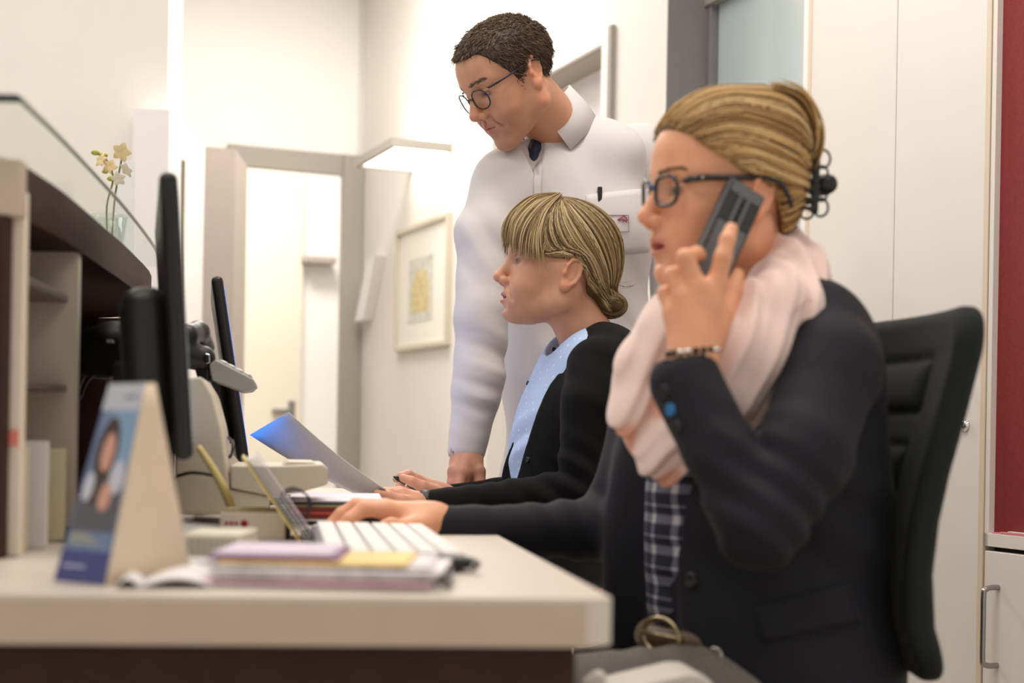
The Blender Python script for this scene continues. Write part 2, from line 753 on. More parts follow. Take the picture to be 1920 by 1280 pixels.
# door leaf in the recess, casing and dark edge strip
d2 = struct(empty('door_2', wpt((s_d1 + s_d2) / 2, -0.2, 0)))
box('door_leaf', (s_d1, -0.17, 0), (s_d2, -0.11, z_d), M_WALLW, d2, WM)
box('lintel_reveal', (s_d1 + 0.001, -0.11, z_d - 0.004), (s_d2 - 0.001, -0.002, z_d), M_GREYP, d2, WM)
s_e, z_e = hitwall(1149, 50)
s_e0 = hitwall(1155, 50)[0]
box('casing', (s_e, 0.0, 0), (s_d1, 0.014, z_e), M_WALLW, d2, WM, bev=0.002)
box('casing_head', (s_d1, 0.0, z_d), (s_d2 + 0.06, 0.014, z_e), M_WALLW, d2, WM, bev=0.002)
box('frame_edge', (s_e0, 0.0, 0), (s_e, 0.016, z_e), M_GREYF, d2, WM)

# glazed opening next to the cupboards
s_c0 = hitwall(1512, 300)[0]                 # far edge of the cupboard run
w1 = struct(empty('window_1', wpt((s_w1 + s_c0) / 2, -0.2, 0)))
RV = 0.125
box('reveal', (s_w1 - 0.004, -RV - 0.02, 0), (s_w1 - 0.0005, -0.001, CEIL), M_DKGREY, w1, WM)
Z_H = hitwall(1306, 19, -0.115)[1]
box('blind_box', (s_c0 + 0.02, -RV - 0.02, Z_H), (s_w1 - 0.005, -0.115, Z_H + 0.12), M_GREYF, w1, WM)
box('window_frame', (s_w1 - 0.026, -RV - 0.05, 0), (s_w1 - 0.004, -RV, Z_W), M_DKGREY, w1, WM, bev=0.003)
box('window_frame', (s_c0 - 0.02, -RV - 0.05, 0), (s_c0 + 0.022, -RV + 0.125, Z_W), M_WALLW, w1, WM, bev=0.003)
M_PANE = mat('pale_blue_glazing', (0.66, 0.76, 0.78), 0.12, spec=0.5, noise=0.04, nscale=2.5, alpha=0.7)
box('pane', (s_c0 - 0.03, -RV - 0.035, 0), (s_w1 - 0.03, -RV - 0.025, Z_W), M_PANE, w1, WM)
box('glazing_bar', (s_w1 - 0.115, -RV - 0.18, 0), (s_w1 - 0.10, -RV - 0.16, Z_W), mat('pale_bar', (0.33, 0.42, 0.45), 0.5), w1, WM)
box('glazing_bar', (s_c0, -RV - 0.18, Z_W - 0.09), (s_w1 - 0.10, -RV - 0.16, Z_W - 0.08), MATS['pale_bar'], w1, WM)
struct(box('wall_beyond_glass', (s_c0 - 1.0, -1.2, 0), (s_w1 + 0.3, -1.15, CEIL), mat('far_room_paint', (0.62, 0.73, 0.77), 0.8, noise=0.05, nscale=2), None, WM))
struct(box('wall_over_glass', (s_c0 - 0.12, -DT, Z_W + 0.06), (s_w1, -0.001, CEIL), M_WALL, None, WM))

# back wall with the doorway to the hall
t_l, z_h = hitback(446, 300)
t_r = hitback(640, 400)[0]
bm = bmesh.new()
add_box(bm, (t_l, -0.14, z_h), (-0.3, 0, CEIL), BM)
add_box(bm, (t_l, -0.14, 0), (t_l + 2.6, 0, CEIL), BM)
add_box(bm, (-0.3, -0.14, 0), (0.03, 0, CEIL), BM)
struct(bm_obj('wall_back', bm, M_WALLB))
d1 = struct(empty('door_1', tuple(BO + NH * 0.3)))
zt1 = hitback(560, 283)[1]
box('jamb', (0.002, -0.02, 0), (t_r, 0.03, zt1), M_GREYF, d1, BM, bev=0.003)
box('jamb', (t_l, -0.02, 0), (t_l + 0.05, 0.03, zt1), M_GREYF, d1, BM, bev=0.003)
box('frame_head', (t_r, -0.02, z_h - 0.03), (t_l, 0.02, zt1), M_GREYF, d1, BM, bev=0.003)
# hallway behind the doorway
struct(box('wall_hall', (-1.0, -1.95, 0), (3.0, -1.85, CEIL), M_WALLB, None, BM))
d3 = struct(empty('door_3', tuple(BO + NH * 0.3 - AH * 1.4)))
ta, zc = hitback(572, 325, -1.80)
tb = hitback(440, 325, -1.80)[0]
box('door_leaf', (ta, -1.85, 0), (tb + 0.3, -1.80, zc), M_CREAM, d3, BM, bev=0.004)
th, zh = hitback(545, 770, -1.78)
box('handle_plate', (th - 0.03, -1.80, zh - 0.06), (th + 0.012, -1.792, zh + 0.06), M_STEEL, d3, BM, bev=0.002)
box('door_handle', (th - 0.01, -1.80, zh - 0.012), (th + 0.11, -1.74, zh + 0.012), M_STEEL, d3, BM, bev=0.006)
# handrail bar seen through the doorway, on the hall wall
tr1, zr = hitback(632, 488, -1.7)
tr0 = hitback(572, 488, -1.7)[0]
hr = box('hall_rail', (tr1, -1.851, zr - 0.02), (tr0, -1.70, zr + 0.02), M_GREYP, None, BM, bev=0.006)
setp(hr, 'grey wall ledge in the hallway right of the cream door', 'ledge')

# left-hand wall and the white partition door frame beside the doorway
pl = P(320, 120, 4.75)
struct(box('wall_left', (-3.6, 4.72, 0), (float(pl[0]), 4.9, CEIL), mat('left_wall_paint', (0.82, 0.78, 0.735), 0.75, noise=0.015, nscale=3)))
q0, q1, q2 = P(250, 213, 4.55), P(318, 213, 4.55), P(385, 272, 5.12)
q3 = P(446, 280, 5.2)
d4 = struct(empty('door_4', (-1.15, 4.8, 0)))
zt = float(q2[2])
prism('door_block', [(q0[0], 4.55), (q1[0], 4.55), (q2[0], 5.12), (q2[0] - 0.25, 5.12)], 0, zt, M_WALLW, d4)
prism('jamb_panel', [(q2[0] + 0.001, 5.12), (q3[0], 5.16), (q3[0] - 0.02, 5.5), (q2[0] - 0.2, 5.5)], 0, zt - 0.005, M_GREYP, d4)
g0, g1 = P(340, 290, 4.72), P(346, 290, 4.80)
gx = P(343, 300, 4.74)
prism('door_gap', [(gx[0] - 0.006, 4.735), (gx[0] + 0.004, 4.735), (gx[0] + 0.004, 4.76), (gx[0] - 0.006, 4.76)], 0, float(gx[2]), mat('gap_olive', (0.20, 0.18, 0.12), 0.6), d4)

# ------------------------------------------------------------------ cupboard run on the right
Z_CAB = 2.5
cb = empty('tall_cupboard', wpt(hitwall(1700, 700)[0], -0.2, 0), 'tall white two-door cupboard with key lock behind the office chair', 'cupboard')
s_c1 = hitwall(1680, 200)[0]
s_c2 = hitwall(1850, 200)[0]
box('body', (s_c2 - 0.012, -0.42, 0), (s_c0 - 0.002, -0.022, Z_CAB), M_CABW, cb, WM)
box('side_stile', (s_c0 - 0.016, -0.022, 0), (s_c0 - 0.002, 0.002, Z_CAB), M_CABE, cb, WM)
box('door', (s_c1 + 0.0015, -0.020, 0.05), (s_c0 - 0.019, 0.0, Z_CAB), M_CABW, cb, WM, bev=0.0015)
dr = box('door', (s_c2 + 0.002, -0.020, 0.05), (s_c1 - 0.0015, 0.0, Z_CAB), M_CABW, cb, WM, bev=0.0015)
box('edge_strip', (s_c2 - 0.012, -0.022, 0), (s_c2, 0.002, Z_CAB), M_CABE, cb, WM)
sl, zl = hitwall(1810, 797)
ML = WM @ Matrix.Translation((sl, 0, zl)) @ Matrix.Rotation(-math.pi / 2, 4, 'X')
lathe('lock', [(0.013, 0), (0.013, 0.003), (0.010, 0.0055), (0.010, 0.0075), (0.004, 0.008)], M_CHROME, dr, ML)
box('keyhole', (-0.0015, -0.006, 0.0078), (0.0015, 0.006, 0.0086), M_BLACKM, dr, ML)
sk, zk = hitwall(1813, 731)
MK = WM @ Matrix.Translation((sk, 0, zk)) @ Matrix.Rotation(-math.pi / 2, 4, 'X')
lathe('door_pin', [(0.003, 0), (0.003, 0.012), (0.005, 0.013), (0.005, 0.018), (0.002, 0.019)], M_CHROME, dr, MK)

rc = empty('red_backed_cabinet', wpt(hitwall(1900, 1000)[0], -0.2, 0), 'white cabinet with red upper panel and barred lower door at right edge', 'cabinet')
s_r0 = s_c2 - 0.014
s_r1 = s_r0 - 0.75
s_f = hitwall(1875, 200, -0.014)[0]
z_s0 = hitwall(1880, 1002)[1]
z_s1 = hitwall(1880, 1027)[1]
box('body', (s_r1, -0.42, 0), (s_r0, -0.05, Z_CAB), M_CABW, rc, WM)
box('side_panel', (s_r0 - 0.012, -0.05, z_s1), (s_r0, 0.0, Z_CAB), M_CABW, rc, WM, bev=0.001)
box('inner_trim', (s_f + 0.0, -0.05, z_s0), (max(s_r0 - 0.0125, s_f + 0.001), -0.004, Z_CAB), M_CABE, rc, WM, bev=0.001)
box('red_panel', (s_r1, -0.05, z_s0), (s_f, -0.014, Z_CAB), M_RED, rc, WM)
box('shelf_board', (s_r1, -0.05, z_s1), (s_r0, 0.0, z_s0), M_CABW, rc, WM, bev=0.001)
box('shadow_gap', (s_r1, -0.05, z_s1 - 0.009), (s_r0 - 0.008, -0.022, z_s1), M_BLACKM, rc, WM)
dlow = box('door', (s_r1, -0.022, 0.05), (s_r0 - 0.002, 0.0, z_s1 - 0.009), M_CABW, rc, WM, bev=0.0015)
sh, zh1 = hitwall(1872, 1101)
zh0 = hitwall(1870, 1247)[1]
N_ = 0.036
hp = [wpt(sh, -0.002, zh1), wpt(sh, N_ * 0.55, zh1), wpt(sh, N_ * 0.9, zh1 - 0.004), wpt(sh, N_, zh1 - 0.014),
      wpt(sh, N_, (zh0 + zh1) / 2), wpt(sh, N_, zh0 + 0.014), wpt(sh, N_ * 0.9, zh0 + 0.004), wpt(sh, N_ * 0.55, zh0), wpt(sh, -0.002, zh0)]
tube('handle', hp, 0.0055, M_STEEL, dlow, 14, cr=50)
M_PINK = mat('pink_paper', (0.75, 0.28, 0.30), 0.7)
for i in range(3):
    o = box('loose_paper', (s_f - 0.30, -0.0135, z_s0 + 0.0005 + i * 0.0022), (s_f - 0.012 - 0.02 * i, -0.001 - 0.002 * i, z_s0 + 0.0022 + i * 0.0022), (M_PINK, M_PINK, M_PAPER)[i], None, WM)
    setp(o, ('lowest pink sheet on the ledge below the red panel', 'middle pink sheet on the ledge below the red panel', 'white sheet on top of pink ones below the red panel')[i], 'paper')

# ------------------------------------------------------------------ wall lamp and framed picture on the right-hand wall
sp0, zp1 = hitwall(850, 396)
sp1 = hitwall(750, 520)[0]
zp0 = hitwall(848, 646)[1]
pf = empty('framed_picture', wpt((sp0 + sp1) / 2, 0.01, (zp0 + zp1) / 2), 'white framed picture with arched ochre image hanging under the wall lamp', 'picture')
FW = 0.022
M_FRM = mat('picture_frame_wood', (0.62, 0.56, 0.45), 0.4)
box('frame_bar', (sp0, 0.0, zp0), (sp1, 0.025, zp0 + FW), M_FRM, pf, WM, bev=0.002)
box('frame_bar', (sp0, 0.0, zp1 - FW), (sp1, 0.025, zp1), M_FRM, pf, WM, bev=0.002)
box('frame_bar', (sp0, 0.0, zp0 + FW), (sp0 + FW, 0.025, zp1 - FW), M_FRM, pf, WM, bev=0.002)
box('frame_bar', (sp1 - FW, 0.0, zp0 + FW), (sp1, 0.025, zp1 - FW), M_FRM, pf, WM, bev=0.002)
box('mat_board', (sp0 + FW, 0.0, zp0 + FW), (sp1 - FW, 0.012, zp1 - FW), mat('mat_board', (0.84, 0.81, 0.74), 0.7), pf, WM)
iw0, iz1 = hitwall(818, 475)
iw1 = hitwall(772, 540)[0]
iz0 = hitwall(800, 602)[1]
art = box('image', (iw0, 0.012, iz0), (iw1, 0.0135, iz1), mat('art_grey', (0.60, 0.60, 0.53), 0.7, noise=0.2, nscale=30), pf, WM)
cx, rx = (iw0 + iw1) / 2, (iw1 - iw0) * 0.36
pts = [(cx - rx, iz0 + 0.04), (cx + rx, iz0 + 0.04)] + [(cx + rx * math.cos(t), iz1 - 0.13 + 0.08 * math.sin(t)) for t in np.linspace(0, math.pi, 10)]
MA = WM @ Matrix(((1, 0, 0, 0), (0, 0, 1, 0), (0, 1, 0, 0), (0, 0, 0, 1)))
prism('ochre_arch', pts, 0.0135, 0.0145, mat('art_ochre', (0.62, 0.52, 0.28), 0.7, noise=0.25, nscale=40), pf, MA)

sl0, zl0 = hitwall(848, 285)
wl = empty('wall_lamp', wpt(sl0 + 0.3, 0.1, zl0), 'flat square wall lamp with grey rim and glowing underside above the picture', 'lamp')
sl1 = sl0 + 0.50
LD = 0.25
M_GLOW = mat('lamp_glow', (0.9, 0.9, 0.88), 0.5, emit=(1, 0.93, 0.82), estr=6.0)
box('rim', (sl0, 0.0, zl0), (sl0 + 0.02, LD, zl0 + 0.035), M_GREYF, wl, WM)
box('rim', (sl1 - 0.02, 0.0, zl0), (sl1, LD, zl0 + 0.035), M_GREYF, wl, WM)
box('rim', (sl0 + 0.02, LD - 0.02, zl0), (sl1 - 0.02, LD, zl0 + 0.035), M_GREYF, wl, WM)
box('diffuser', (sl0 + 0.02, 0.0, zl0 + 0.008), (sl1 - 0.02, LD - 0.02, zl0 + 0.027), M_GLOW, wl, WM)
# white rack of leaflets on the wall below the lamp, far end
sb0, zb0 = hitwall(712, 482)
bm = bmesh.new()
b0, b1, b2, b3 = [hitwall(*q) for q in ((684, 604), (700, 600), (724, 480), (708, 488))]
add_prism(bm, [b0, b1, b2, b3], 0.002, 0.05, MA)
setp(bm_obj('leaflet_holder', bm, M_PAPER), 'slanted white leaflet holder on the wall left of the picture', 'leaflet holder')

# ================================================================== desk and reception counter
ZD = 0.74
e0 = hitz(0, 1112, ZD)
e1 = hitz(1149, 1122, ZD)
e2 = hitz(1002, 1041, ZD)
dirR = (e2 - e1) / (e2[1] - e1[1])
eF = e1 + dirR * (3.35 - e1[1])
slope = (e1[1] - e0[1]) / (e1[0] - e0[0])
xl = -0.98
dk = empty('reception_desk', (float(e1[0]) - 0.3, 1.9, 0), 'long white-topped reception desk with dark brown end panel in the foreground', 'desk')
XL2 = -0.985
xl = -0.80
poly = [(xl, e1[1] + slope * (xl - e1[0])), (e1[0] - 0.012, e1[1] - 0.0004), (e1[0], e1[1] + 0.012), (eF[0], eF[1]), (XL2, eF[1])]
TH = 0.0415
prism('worktop', poly, ZD - TH + 0.0005, ZD, M_DESK, dk, bev=0.0012)
prism('front_edge_band', [(xl, poly[0][1] - 0.0015), (e1[0] - 0.022, e1[1] - 0.0015), (e1[0] - 0.022, e1[1] + 0.004), (xl, poly[0][1] + 0.004)], ZD - TH, ZD - 0.004, M_DESKE, dk)
prism('end_panel', [(xl, poly[0][1] + 0.02), (e1[0] - 0.03, e1[1] + 0.02), (e1[0] - 0.03, e1[1] + 0.045), (xl, poly[0][1] + 0.045)], 0.0, ZD - TH, M_BROWN, dk)
prism('back_panel', [(xl + 0.0, 1.3), (xl + 0.02, 1.3), (XL2 + 0.04, 3.3), (XL2 + 0.02, 3.3)], 0.0, ZD - TH, M_BROWN, dk)

# counter: tall body left, overhanging brown slab, glass shelf above
ZC = 1.095
ct = empty('reception_counter', (-0.9, 2.0, 0), 'tall dark brown curved reception counter with beige slab end at left', 'counter')
ce = [hitz(a, b, ZC + 0.055) for a, b in ((34, 302), (80, 333), (125, 365), (188, 420), (247, 473), (284, 520))]
ce = [np.array([q[0], q[1]]) for q in ce]
ed = smooth_path(ce + [ce[-1] + np.array([-0.10, 0.22]), ce[-1] + np.array([-0.35, 0.36])], 28)
y0 = ed[0][1]
slab = [tuple(q) for q in ed] + [(-1.35, ed[-1][1]), (-1.35, y0)]
prism('counter_slab', slab, ZC, ZC + 0.055, M_BROWN, ct)
ptsc = [(ed[0][0] + 0.003, y0 - 0.004), (-1.35, y0 - 0.004), (-1.35, y0 + 0.02), (ed[0][0] + 0.003, y0 + 0.02)]
prism('slab_end_cap', ptsc, ZC - 0.002, ZC + 0.057, M_DESKE, ct, bev=0.002)
inner = [(q[0] - 0.33 if i else q[0] - 0.30, q[1]) for i, q in enumerate(ed)]
wall_in = [(q[0] - 0.30, q[1]) for q in ed]
wall_out = [(q[0] - 0.34, q[1]) for q in ed][::-1]
prism('counter_back', wall_in + wall_out, ZD, ZC, M_BROWN, ct)
wb0 = [(q[0] - 0.30, q[1]) for q in ed]
prism('counter_body', [(x - 0.04, y) for x, y in wb0] + [(-1.5, ed[-1][1]), (-1.5, y0)], 0.0, ZC, M_BROWN, ct)
xs0 = float(P(18, 700, y0 + 0.01)[0])
prism('side_panel', [(xs0, y0 - 0.008), (xs0, y0 + 0.012), (xs0 - 0.5, y0 + 0.012), (xs0 - 0.5, y0 - 0.008)], ZD, ZC - 0.002, M_BROWN, ct)
xr, yr_ = float(ed[-3][0]) - 0.02, float(ed[-1][1])
prism('counter_return', [(float(ce[-1][0]) - 0.02, yr_ - 0.10), (float(ce[-1][0]) - 0.02, yr_ - 0.07), (-1.5, yr_ - 0.0), (-1.5, yr_ - 0.03)], ZD, ZC, M_BROWN, ct)
# light mottled top surface (stone-look laminate)
prism('counter_top', [(x - 0.012, y) for x, y in slab[:-2]] + [(-1.35, ed[-1][1]), (-1.35, y0 + 0.01)], ZC + 0.0552, ZC + 0.059, mat('stone_laminate', (0.50, 0.47, 0.42), 0.3, noise=0.35, nscale=90), ct)
# glass shelf
ZG = 1.19
ge = [hitz(36, 192, ZG), hitz(110, 262, ZG), hitz(180, 335, ZG), hitz(240, 402, ZG), hitz(290, 468, ZG), hitz(301, 500, ZG)]
print('COUNTER', [q.round(3).tolist() for q in ce], [q.round(3).tolist() for q in ge])
gp = smooth_path([np.array([q[0], q[1]]) for q in ge], 30)
gs = empty('glass_shelf', (-0.9, 2.0, ZG), 'curved clear glass shelf with green edge above the brown counter', 'glass shelf')
gpoly = [tuple(q) for q in gp] + [(-1.25, gp[-1][1]), (-1.25, gp[0][1])]
prism('glass_plate', gpoly, ZG, ZG + 0.008, M_GLASS, gs)
edge = [np.array([x, y, ZG + 0.004]) for x, y in gp]
tube('glass_edge', edge, 0.0032, mat('green_glass_edge', (0.20, 0.25, 0.22), 0.15, spec=0.8), gs, 6)
tube('glass_edge', [np.array([gp[0][0], gp[0][1], ZG + 0.004]), np.array([-1.25, gp[0][1], ZG + 0.004])], 0.0045, mat('dark_glass_edge', (0.03, 0.04, 0.04), 0.15, spec=0.8), gs, 6)
for t in (6, 18):
    q = gp[t]
    lathe('standoff', [(0.012, ZC + 0.058), (0.012, ZG)], M_STEEL, gs, Matrix.Translation((float(q[0]) - 0.10, float(q[1]), 0)), 16)

# ================================================================== things on the desk and counter
DSL = -0.16                                   # slant of the desk line per metre of depth


def up(x, y, z):
    return np.array([x, y, z], float)


def quad_prism(name, pxs, d0, d1, m, parent=None, bev=0.0):
    """profile traced at distance d0, pushed back to d1 along the desk direction with its own real size"""
    f = [P(a, b, d0) for a, b in pxs]
    b_ = [q + up(DSL * (d1 - d0), d1 - d0, 0) for q in f]
    bm = bmesh.new()
    v0 = [bm.verts.new(q) for q in f]
    v1 = [bm.verts.new(q) for q in b_]
    n = len(f)
    bm.faces.new(v0)
    bm.faces.new(v1[::-1])
    for i in range(n):
        bm.faces.new((v0[i], v1[i], v1[(i + 1) % n], v0[(i + 1) % n]))
    if bev:
        bmesh.ops.recalc_face_normals(bm, faces=bm.faces)
        bmesh.ops.bevel(bm, geom=list(bm.edges), offset=bev, segments=3, affect='EDGES', profile=0.5)
    return bm_obj(name, bm, m, parent)


# ---- pigeonhole unit under the counter
pg = empty('pigeonhole_unit', (-0.6, 1.55, ZD), 'cream open shelf unit standing on the desk under the counter at left', 'shelf unit')
ya, yb = y0 + 0.016, 1.80
xa = float(P(42, 700, ya)[0])
xb = float(P(150, 650, yb)[0])
dx = (xb - xa) / (yb - ya)
SH = Matrix(((1, dx, 0, xa - dx * ya), (0, 1, 0, 0), (0, 0, 1, 0), (0, 0, 0, 1)))
ZT = float(P(140, 466, yb)[2])
TB = 0.018
DEP = 0.26
box('side_board', (-DEP, ya, ZD + 0.001), (0, ya + TB, ZT + 0.02), M_CREAMB, pg, SH, bev=0.001)
box('side_board', (-DEP, yb - TB, ZD + 0.001), (0, yb, ZT), M_CREAMB, pg, SH, bev=0.001)
box('back_board', (-DEP - 0.008, ya, ZD + 0.001), (-DEP, yb, ZT), M_CREAMB, pg, SH)
box('top_board', (-DEP, ya + TB, ZT - 0.012), (-0.06, yb - TB, ZT), M_CREAMB, pg, SH)
M_SHG = mat('shelf_edge_grey', (0.20, 0.17, 0.15), 0.3)
zs1, zs2 = float(P(125, 553, yb - 0.03)[2]), float(P(120, 722, yb - 0.03)[2])
for z in (zs1, zs2):
    box('shelf', (-DEP, ya + TB, z - 0.008), (-0.012, yb - TB, z), M_SHG, pg, SH, bev=0.001)
for z in (zs1 - 0.05, zs1 - 0.10 + 0.02, zs2 - 0.03, zs2 - 0.075, zs1 - 0.13 + 0.035):
    lathe('pin_hole', [(0.003, 0), (0.003, 0.0012)], M_BROWN, pg, SH @ Matrix.Translation((-0.12, yb - TB - 0.001, z)) @ Matrix.Rotation(math.pi / 2, 4, 'X'), 10)
o = box('paper_stack', (-0.22, ya + 0.05, zs1 + 0.001), (-0.05, yb - 0.07, zs1 + 0.035), M_PAPER, None, SH, bev=0.004)
setp(o, 'white paper stack on the top shelf of the pigeonhole unit', 'paper')
o = box('note_pad', (-0.2, ya + 0.05, zs2 + 0.001), (-0.06, yb - 0.12, zs2 + 0.012), mat('yellow_pad', (0.65, 0.55, 0.22), 0.7), None, SH, bev=0.002)
setp(o, 'yellow note pad on the lower shelf of the pigeonhole unit', 'note pad')
# upright envelopes at the bottom of the unit
M_ENV = mat('cream_envelope', (0.78, 0.68, 0.48), 0.7, noise=0.03)
M_ENVY = mat('kraft_envelope', (0.55, 0.38, 0.14), 0.7, noise=0.06)
for i, (yy, h, mm, lab) in enumerate(((ya + 0.05, 0.115, M_ENV, 'cream envelope standing nearest in the lowest pigeonhole'),
                                      (ya + 0.10, 0.12, M_PAPER, 'white envelope standing second in the lowest pigeonhole'),
                                      (ya + 0.15, 0.10, M_ENV, 'cream envelope standing in the middle of the lowest pigeonhole'),
                                      (ya + 0.20, 0.11, M_ENV, 'cream envelope standing beside the kraft envelope'),
                                      (ya + 0.245, 0.105, M_ENVY, 'brown kraft envelope standing last in the lowest pigeonhole'))):
    sh = Matrix.Translation((0, 0, 0))
    bm = bmesh.new()
    add_box(bm, (-0.23, yy, ZD + 0.002), (0.012 * (i % 2) - 0.005, yy + 0.008, ZD + h), SH, bev=0.001)
    setp(bm_obj('envelope', bm, mm), lab, 'envelope')
pn = P(30, 822, ya + 0.02)
o = box('sticky_note', (pn[0] - 0.010, ya - 0.004, pn[2] - 0.007), (pn[0] + 0.010, ya - 0.002, pn[2] + 0.009), mat('pink_note', (0.85, 0.25, 0.22), 0.7))
setp(o, 'small pink sticky note on the edge of the shelf unit', 'note')

# ---- monitors seen edge-on
M_SCREEN = mat('screen_blue_light', (0.02, 0.02, 0.03), 0.2, emit=(0.05, 0.27, 1.0), estr=1.7)
M_SCREEN2 = mat('screen_white_light', (0.02, 0.02, 0.03), 0.2, emit=(0.75, 0.85, 1.0), estr=0.4)


def monitor(top, bot, d, thick, width, dirx, label, mscreen, stand_px, hub):
    T, Bq = P(top[0], top[1], d), P(bot[0], bot[1], d)
    ez = (T - Bq)
    H = np.linalg.norm(ez)
    ez /= H
    ey = np.array([dirx, 1.0, 0])
    ey /= np.linalg.norm(ey)
    ex = np.cross(ey, ez)
    ex /= np.linalg.norm(ex)
    M = frame(Bq, ex, ey, ez)
    r = empty('computer_monitor', (float(Bq[0]), d + width / 2, ZD), label, 'monitor')
    box('bezel', (-thick / 2, 0, 0), (thick / 2, width, H), M_BLACK, r, M, bev=thick * 0.42, seg=4)
    box('screen', (thick / 2 - 0.0005, 0.018, 0.02), (thick / 2 + 0.0008, width - 0.018, H - 0.018), mscreen, r, M)
    box('edge_groove', (-0.001, -0.0006, 0.02), (0.001, 0.002, H - 0.02), M_BLACKM, r, M)
    # swelling back shell
    s = SDF()
    R3 = np.stack([ex, ey, ez], 1)
    h0, h1, bulge = hub
    cz = (h0 + h1) / 2
    s.rbox(Bq + ex * (-thick / 2 - bulge * 0.45) + ey * width / 2 + ez * cz, (bulge * 0.62, width * 0.44, (h1 - h0) / 2), R3, bulge * 0.55)
    V, F = s.mesh(0.007)
    mesh_np('back_shell', V, F, M_BLACK, r)
    mid = Bq + ey * width / 2
    sx, sy = mid[0] - 0.06, mid[1]
    bm = bmesh.new()
    add_box(bm, (sx - 0.02, sy - 0.035, ZD + 0.018), (sx + 0.012, sy + 0.035, Bq[2] + 0.12), None, 0.006)
    bm_obj('stand_neck', bm, M_BLACK, r)
    lathe('stand_base', [(0.115, 0.001), (0.118, 0.006), (0.112, 0.013), (0.04, 0.02), (0.03, 0.024)], M_BLACK, r, Matrix.Translation((float(sx + 0.055), float(sy - stand_px), ZD)), 40)
    return r


monitor((315, 322), (346, 862), 1.62, 0.021, 0.47, -0.262, 'large black computer monitor seen edge-on, nearest the camera', M_SCREEN2, 0.09, (0.02, 0.20, 0.05))
monitor((406, 518), (457, 866), 2.46, 0.020, 0.44, -0.215, 'black computer monitor seen edge-on behind the beige machine', M_SCREEN, 0.02, (0.03, 0.17, 0.045))

# ---- beige payment machine / printer
bp = empty('card_printer', tuple(P(470, 940, 2.05)), 'beige office machine with projecting tray between the two monitors', 'printer')
zf = float(hitz(400, 955, ZD)[1])
D0 = 1.98
quad_prism('housing', [(325, 964), (332, 735), (352, 708), (378, 706), (398, 740), (414, 800), (424, 866), (430, 905), (430, 964)], D0, D0 + 0.22, M_BEIGEP, bp, bev=0.004)
quad_prism('tray', [(432, 872), (520, 873), (606, 870), (616, 878), (615, 908), (560, 924), (505, 930), (432, 915)], D0, D0 + 0.2, M_BEIGEP, bp, bev=0.003)
quad_prism('tray_lid', [(528, 872), (540, 865), (586, 866), (598, 871)], D0 + 0.02, D0 + 0.16, M_BEIGEP, bp, bev=0.0015)
quad_prism('plinth', [(431, 917), (505, 931), (505, 962), (431, 964)], D0 + 0.004, D0 + 0.2, M_BEIGEP, bp, bev=0.002)
tube('cable', [P(325, 895, D0 - 0.02), P(360, 886, D0 - 0.03), P(405, 893, D0 - 0.03), P(425, 915, D0 - 0.02), P(432, 945, D0 - 0.03)], 0.0025, M_BLACK, bp, 8, cr=24)
tube('cable_loop', [P(428, 820, D0 + 0.18), P(437, 832, D0 + 0.1), P(432, 856, D0 + 0.1), P(424, 850, D0 + 0.18)], 0.0022, M_BLACK, bp, 8, cr=20)

# ---- desk phone with slanted keypad, black handset cradle behind
ph = empty('desk_telephone', tuple(P(430, 720, 2.2)), 'grey desk telephone with slanted keypad mounted above the beige machine', 'telephone')
quad_prism('keypad_body', [(392, 684), (404, 674), (476, 711), (480, 722), (470, 731), (452, 733), (398, 713)], 2.20, 2.36, M_GREYPL, ph, bev=0.002)
kq0, kq1 = P(406, 674, 2.2), P(474, 709, 2.2)
for i in range(4):
    for j in range(3):
        t = 0.15 + 0.22 * i
        c = kq0 * (1 - t) + kq1 * t + up(DSL * (0.03 + 0.045 * j), 0.03 + 0.045 * j, 0.0)
        ax = (kq1 - kq0) / np.linalg.norm(kq1 - kq0)
        box('key', (-0.005, -0.013, -0.001), (0.005, 0.013, 0.004), mat('phone_key', (0.62, 0.61, 0.57), 0.5), ph, frame(c, ax), bev=0.001)
s = SDF()
s.chain([P(350, 628, 2.2), P(372, 622, 2.25), P(386, 650, 2.3)], [0.018, 0.016, 0.014], kin=0.01)
s.chain([P(345, 665, 2.2), P(380, 672, 2.22), P(392, 690, 2.24)], [0.022, 0.018, 0.012], k=0.01, kin=0.01)
V, F = s.mesh(0.004)
mesh_np('handset', V, F, M_BLACK, ph)
quad_prism('support_arm', [(365, 690), (392, 690), (392, 716), (372, 716)], 2.21, 2.30, M_BLACK, ph, bev=0.003)
quad_prism('chrome_cap', [(385, 662), (393, 664), (394, 680), (386, 682)], 2.195, 2.205, M_CHROME, ph, bev=0.001)
quad_prism('stand_column', [(372, 716), (392, 716), (388, 952), (360, 952)], 2.24, 2.28, M_BLACK, ph, bev=0.003)

# ---- black device on a beige box, back under the counter
o = empty('black_answering_machine', tuple(P(240, 700, 2.1)), 'black rounded device with cables on a beige box under the counter', 'device')
s = SDF()
s.rbox(P(250, 668, 2.15), (0.065, 0.09, 0.036), None, 0.022)
s.ell(P(222, 640, 2.12), (0.034, 0.07, 0.030), k=0.02)
s.ell(P(285, 622, 2.2), (0.06, 0.07, 0.018), k=0.02)
V, F = s.mesh(0.005)
mesh_np('body', V, F, M_BLACKM, o)
tube('cable', [P(200, 685, 2.08), P(178, 684, 2.08), P(160, 698, 2.09), P(148, 725, 2.12)], 0.003, M_BLACK, o, 8, cr=20)
tube('cable', [P(200, 697, 2.08), P(180, 700, 2.07), P(163, 715, 2.09), P(150, 745, 2.12)], 0.003, M_BLACK, o, 8, cr=20)
quad_prism('indicator', [(200, 636), (211, 636), (211, 642), (200, 642)], 2.03, 2.05, mat('indicator_white', (0.6, 0.6, 0.6), 0.4), o)
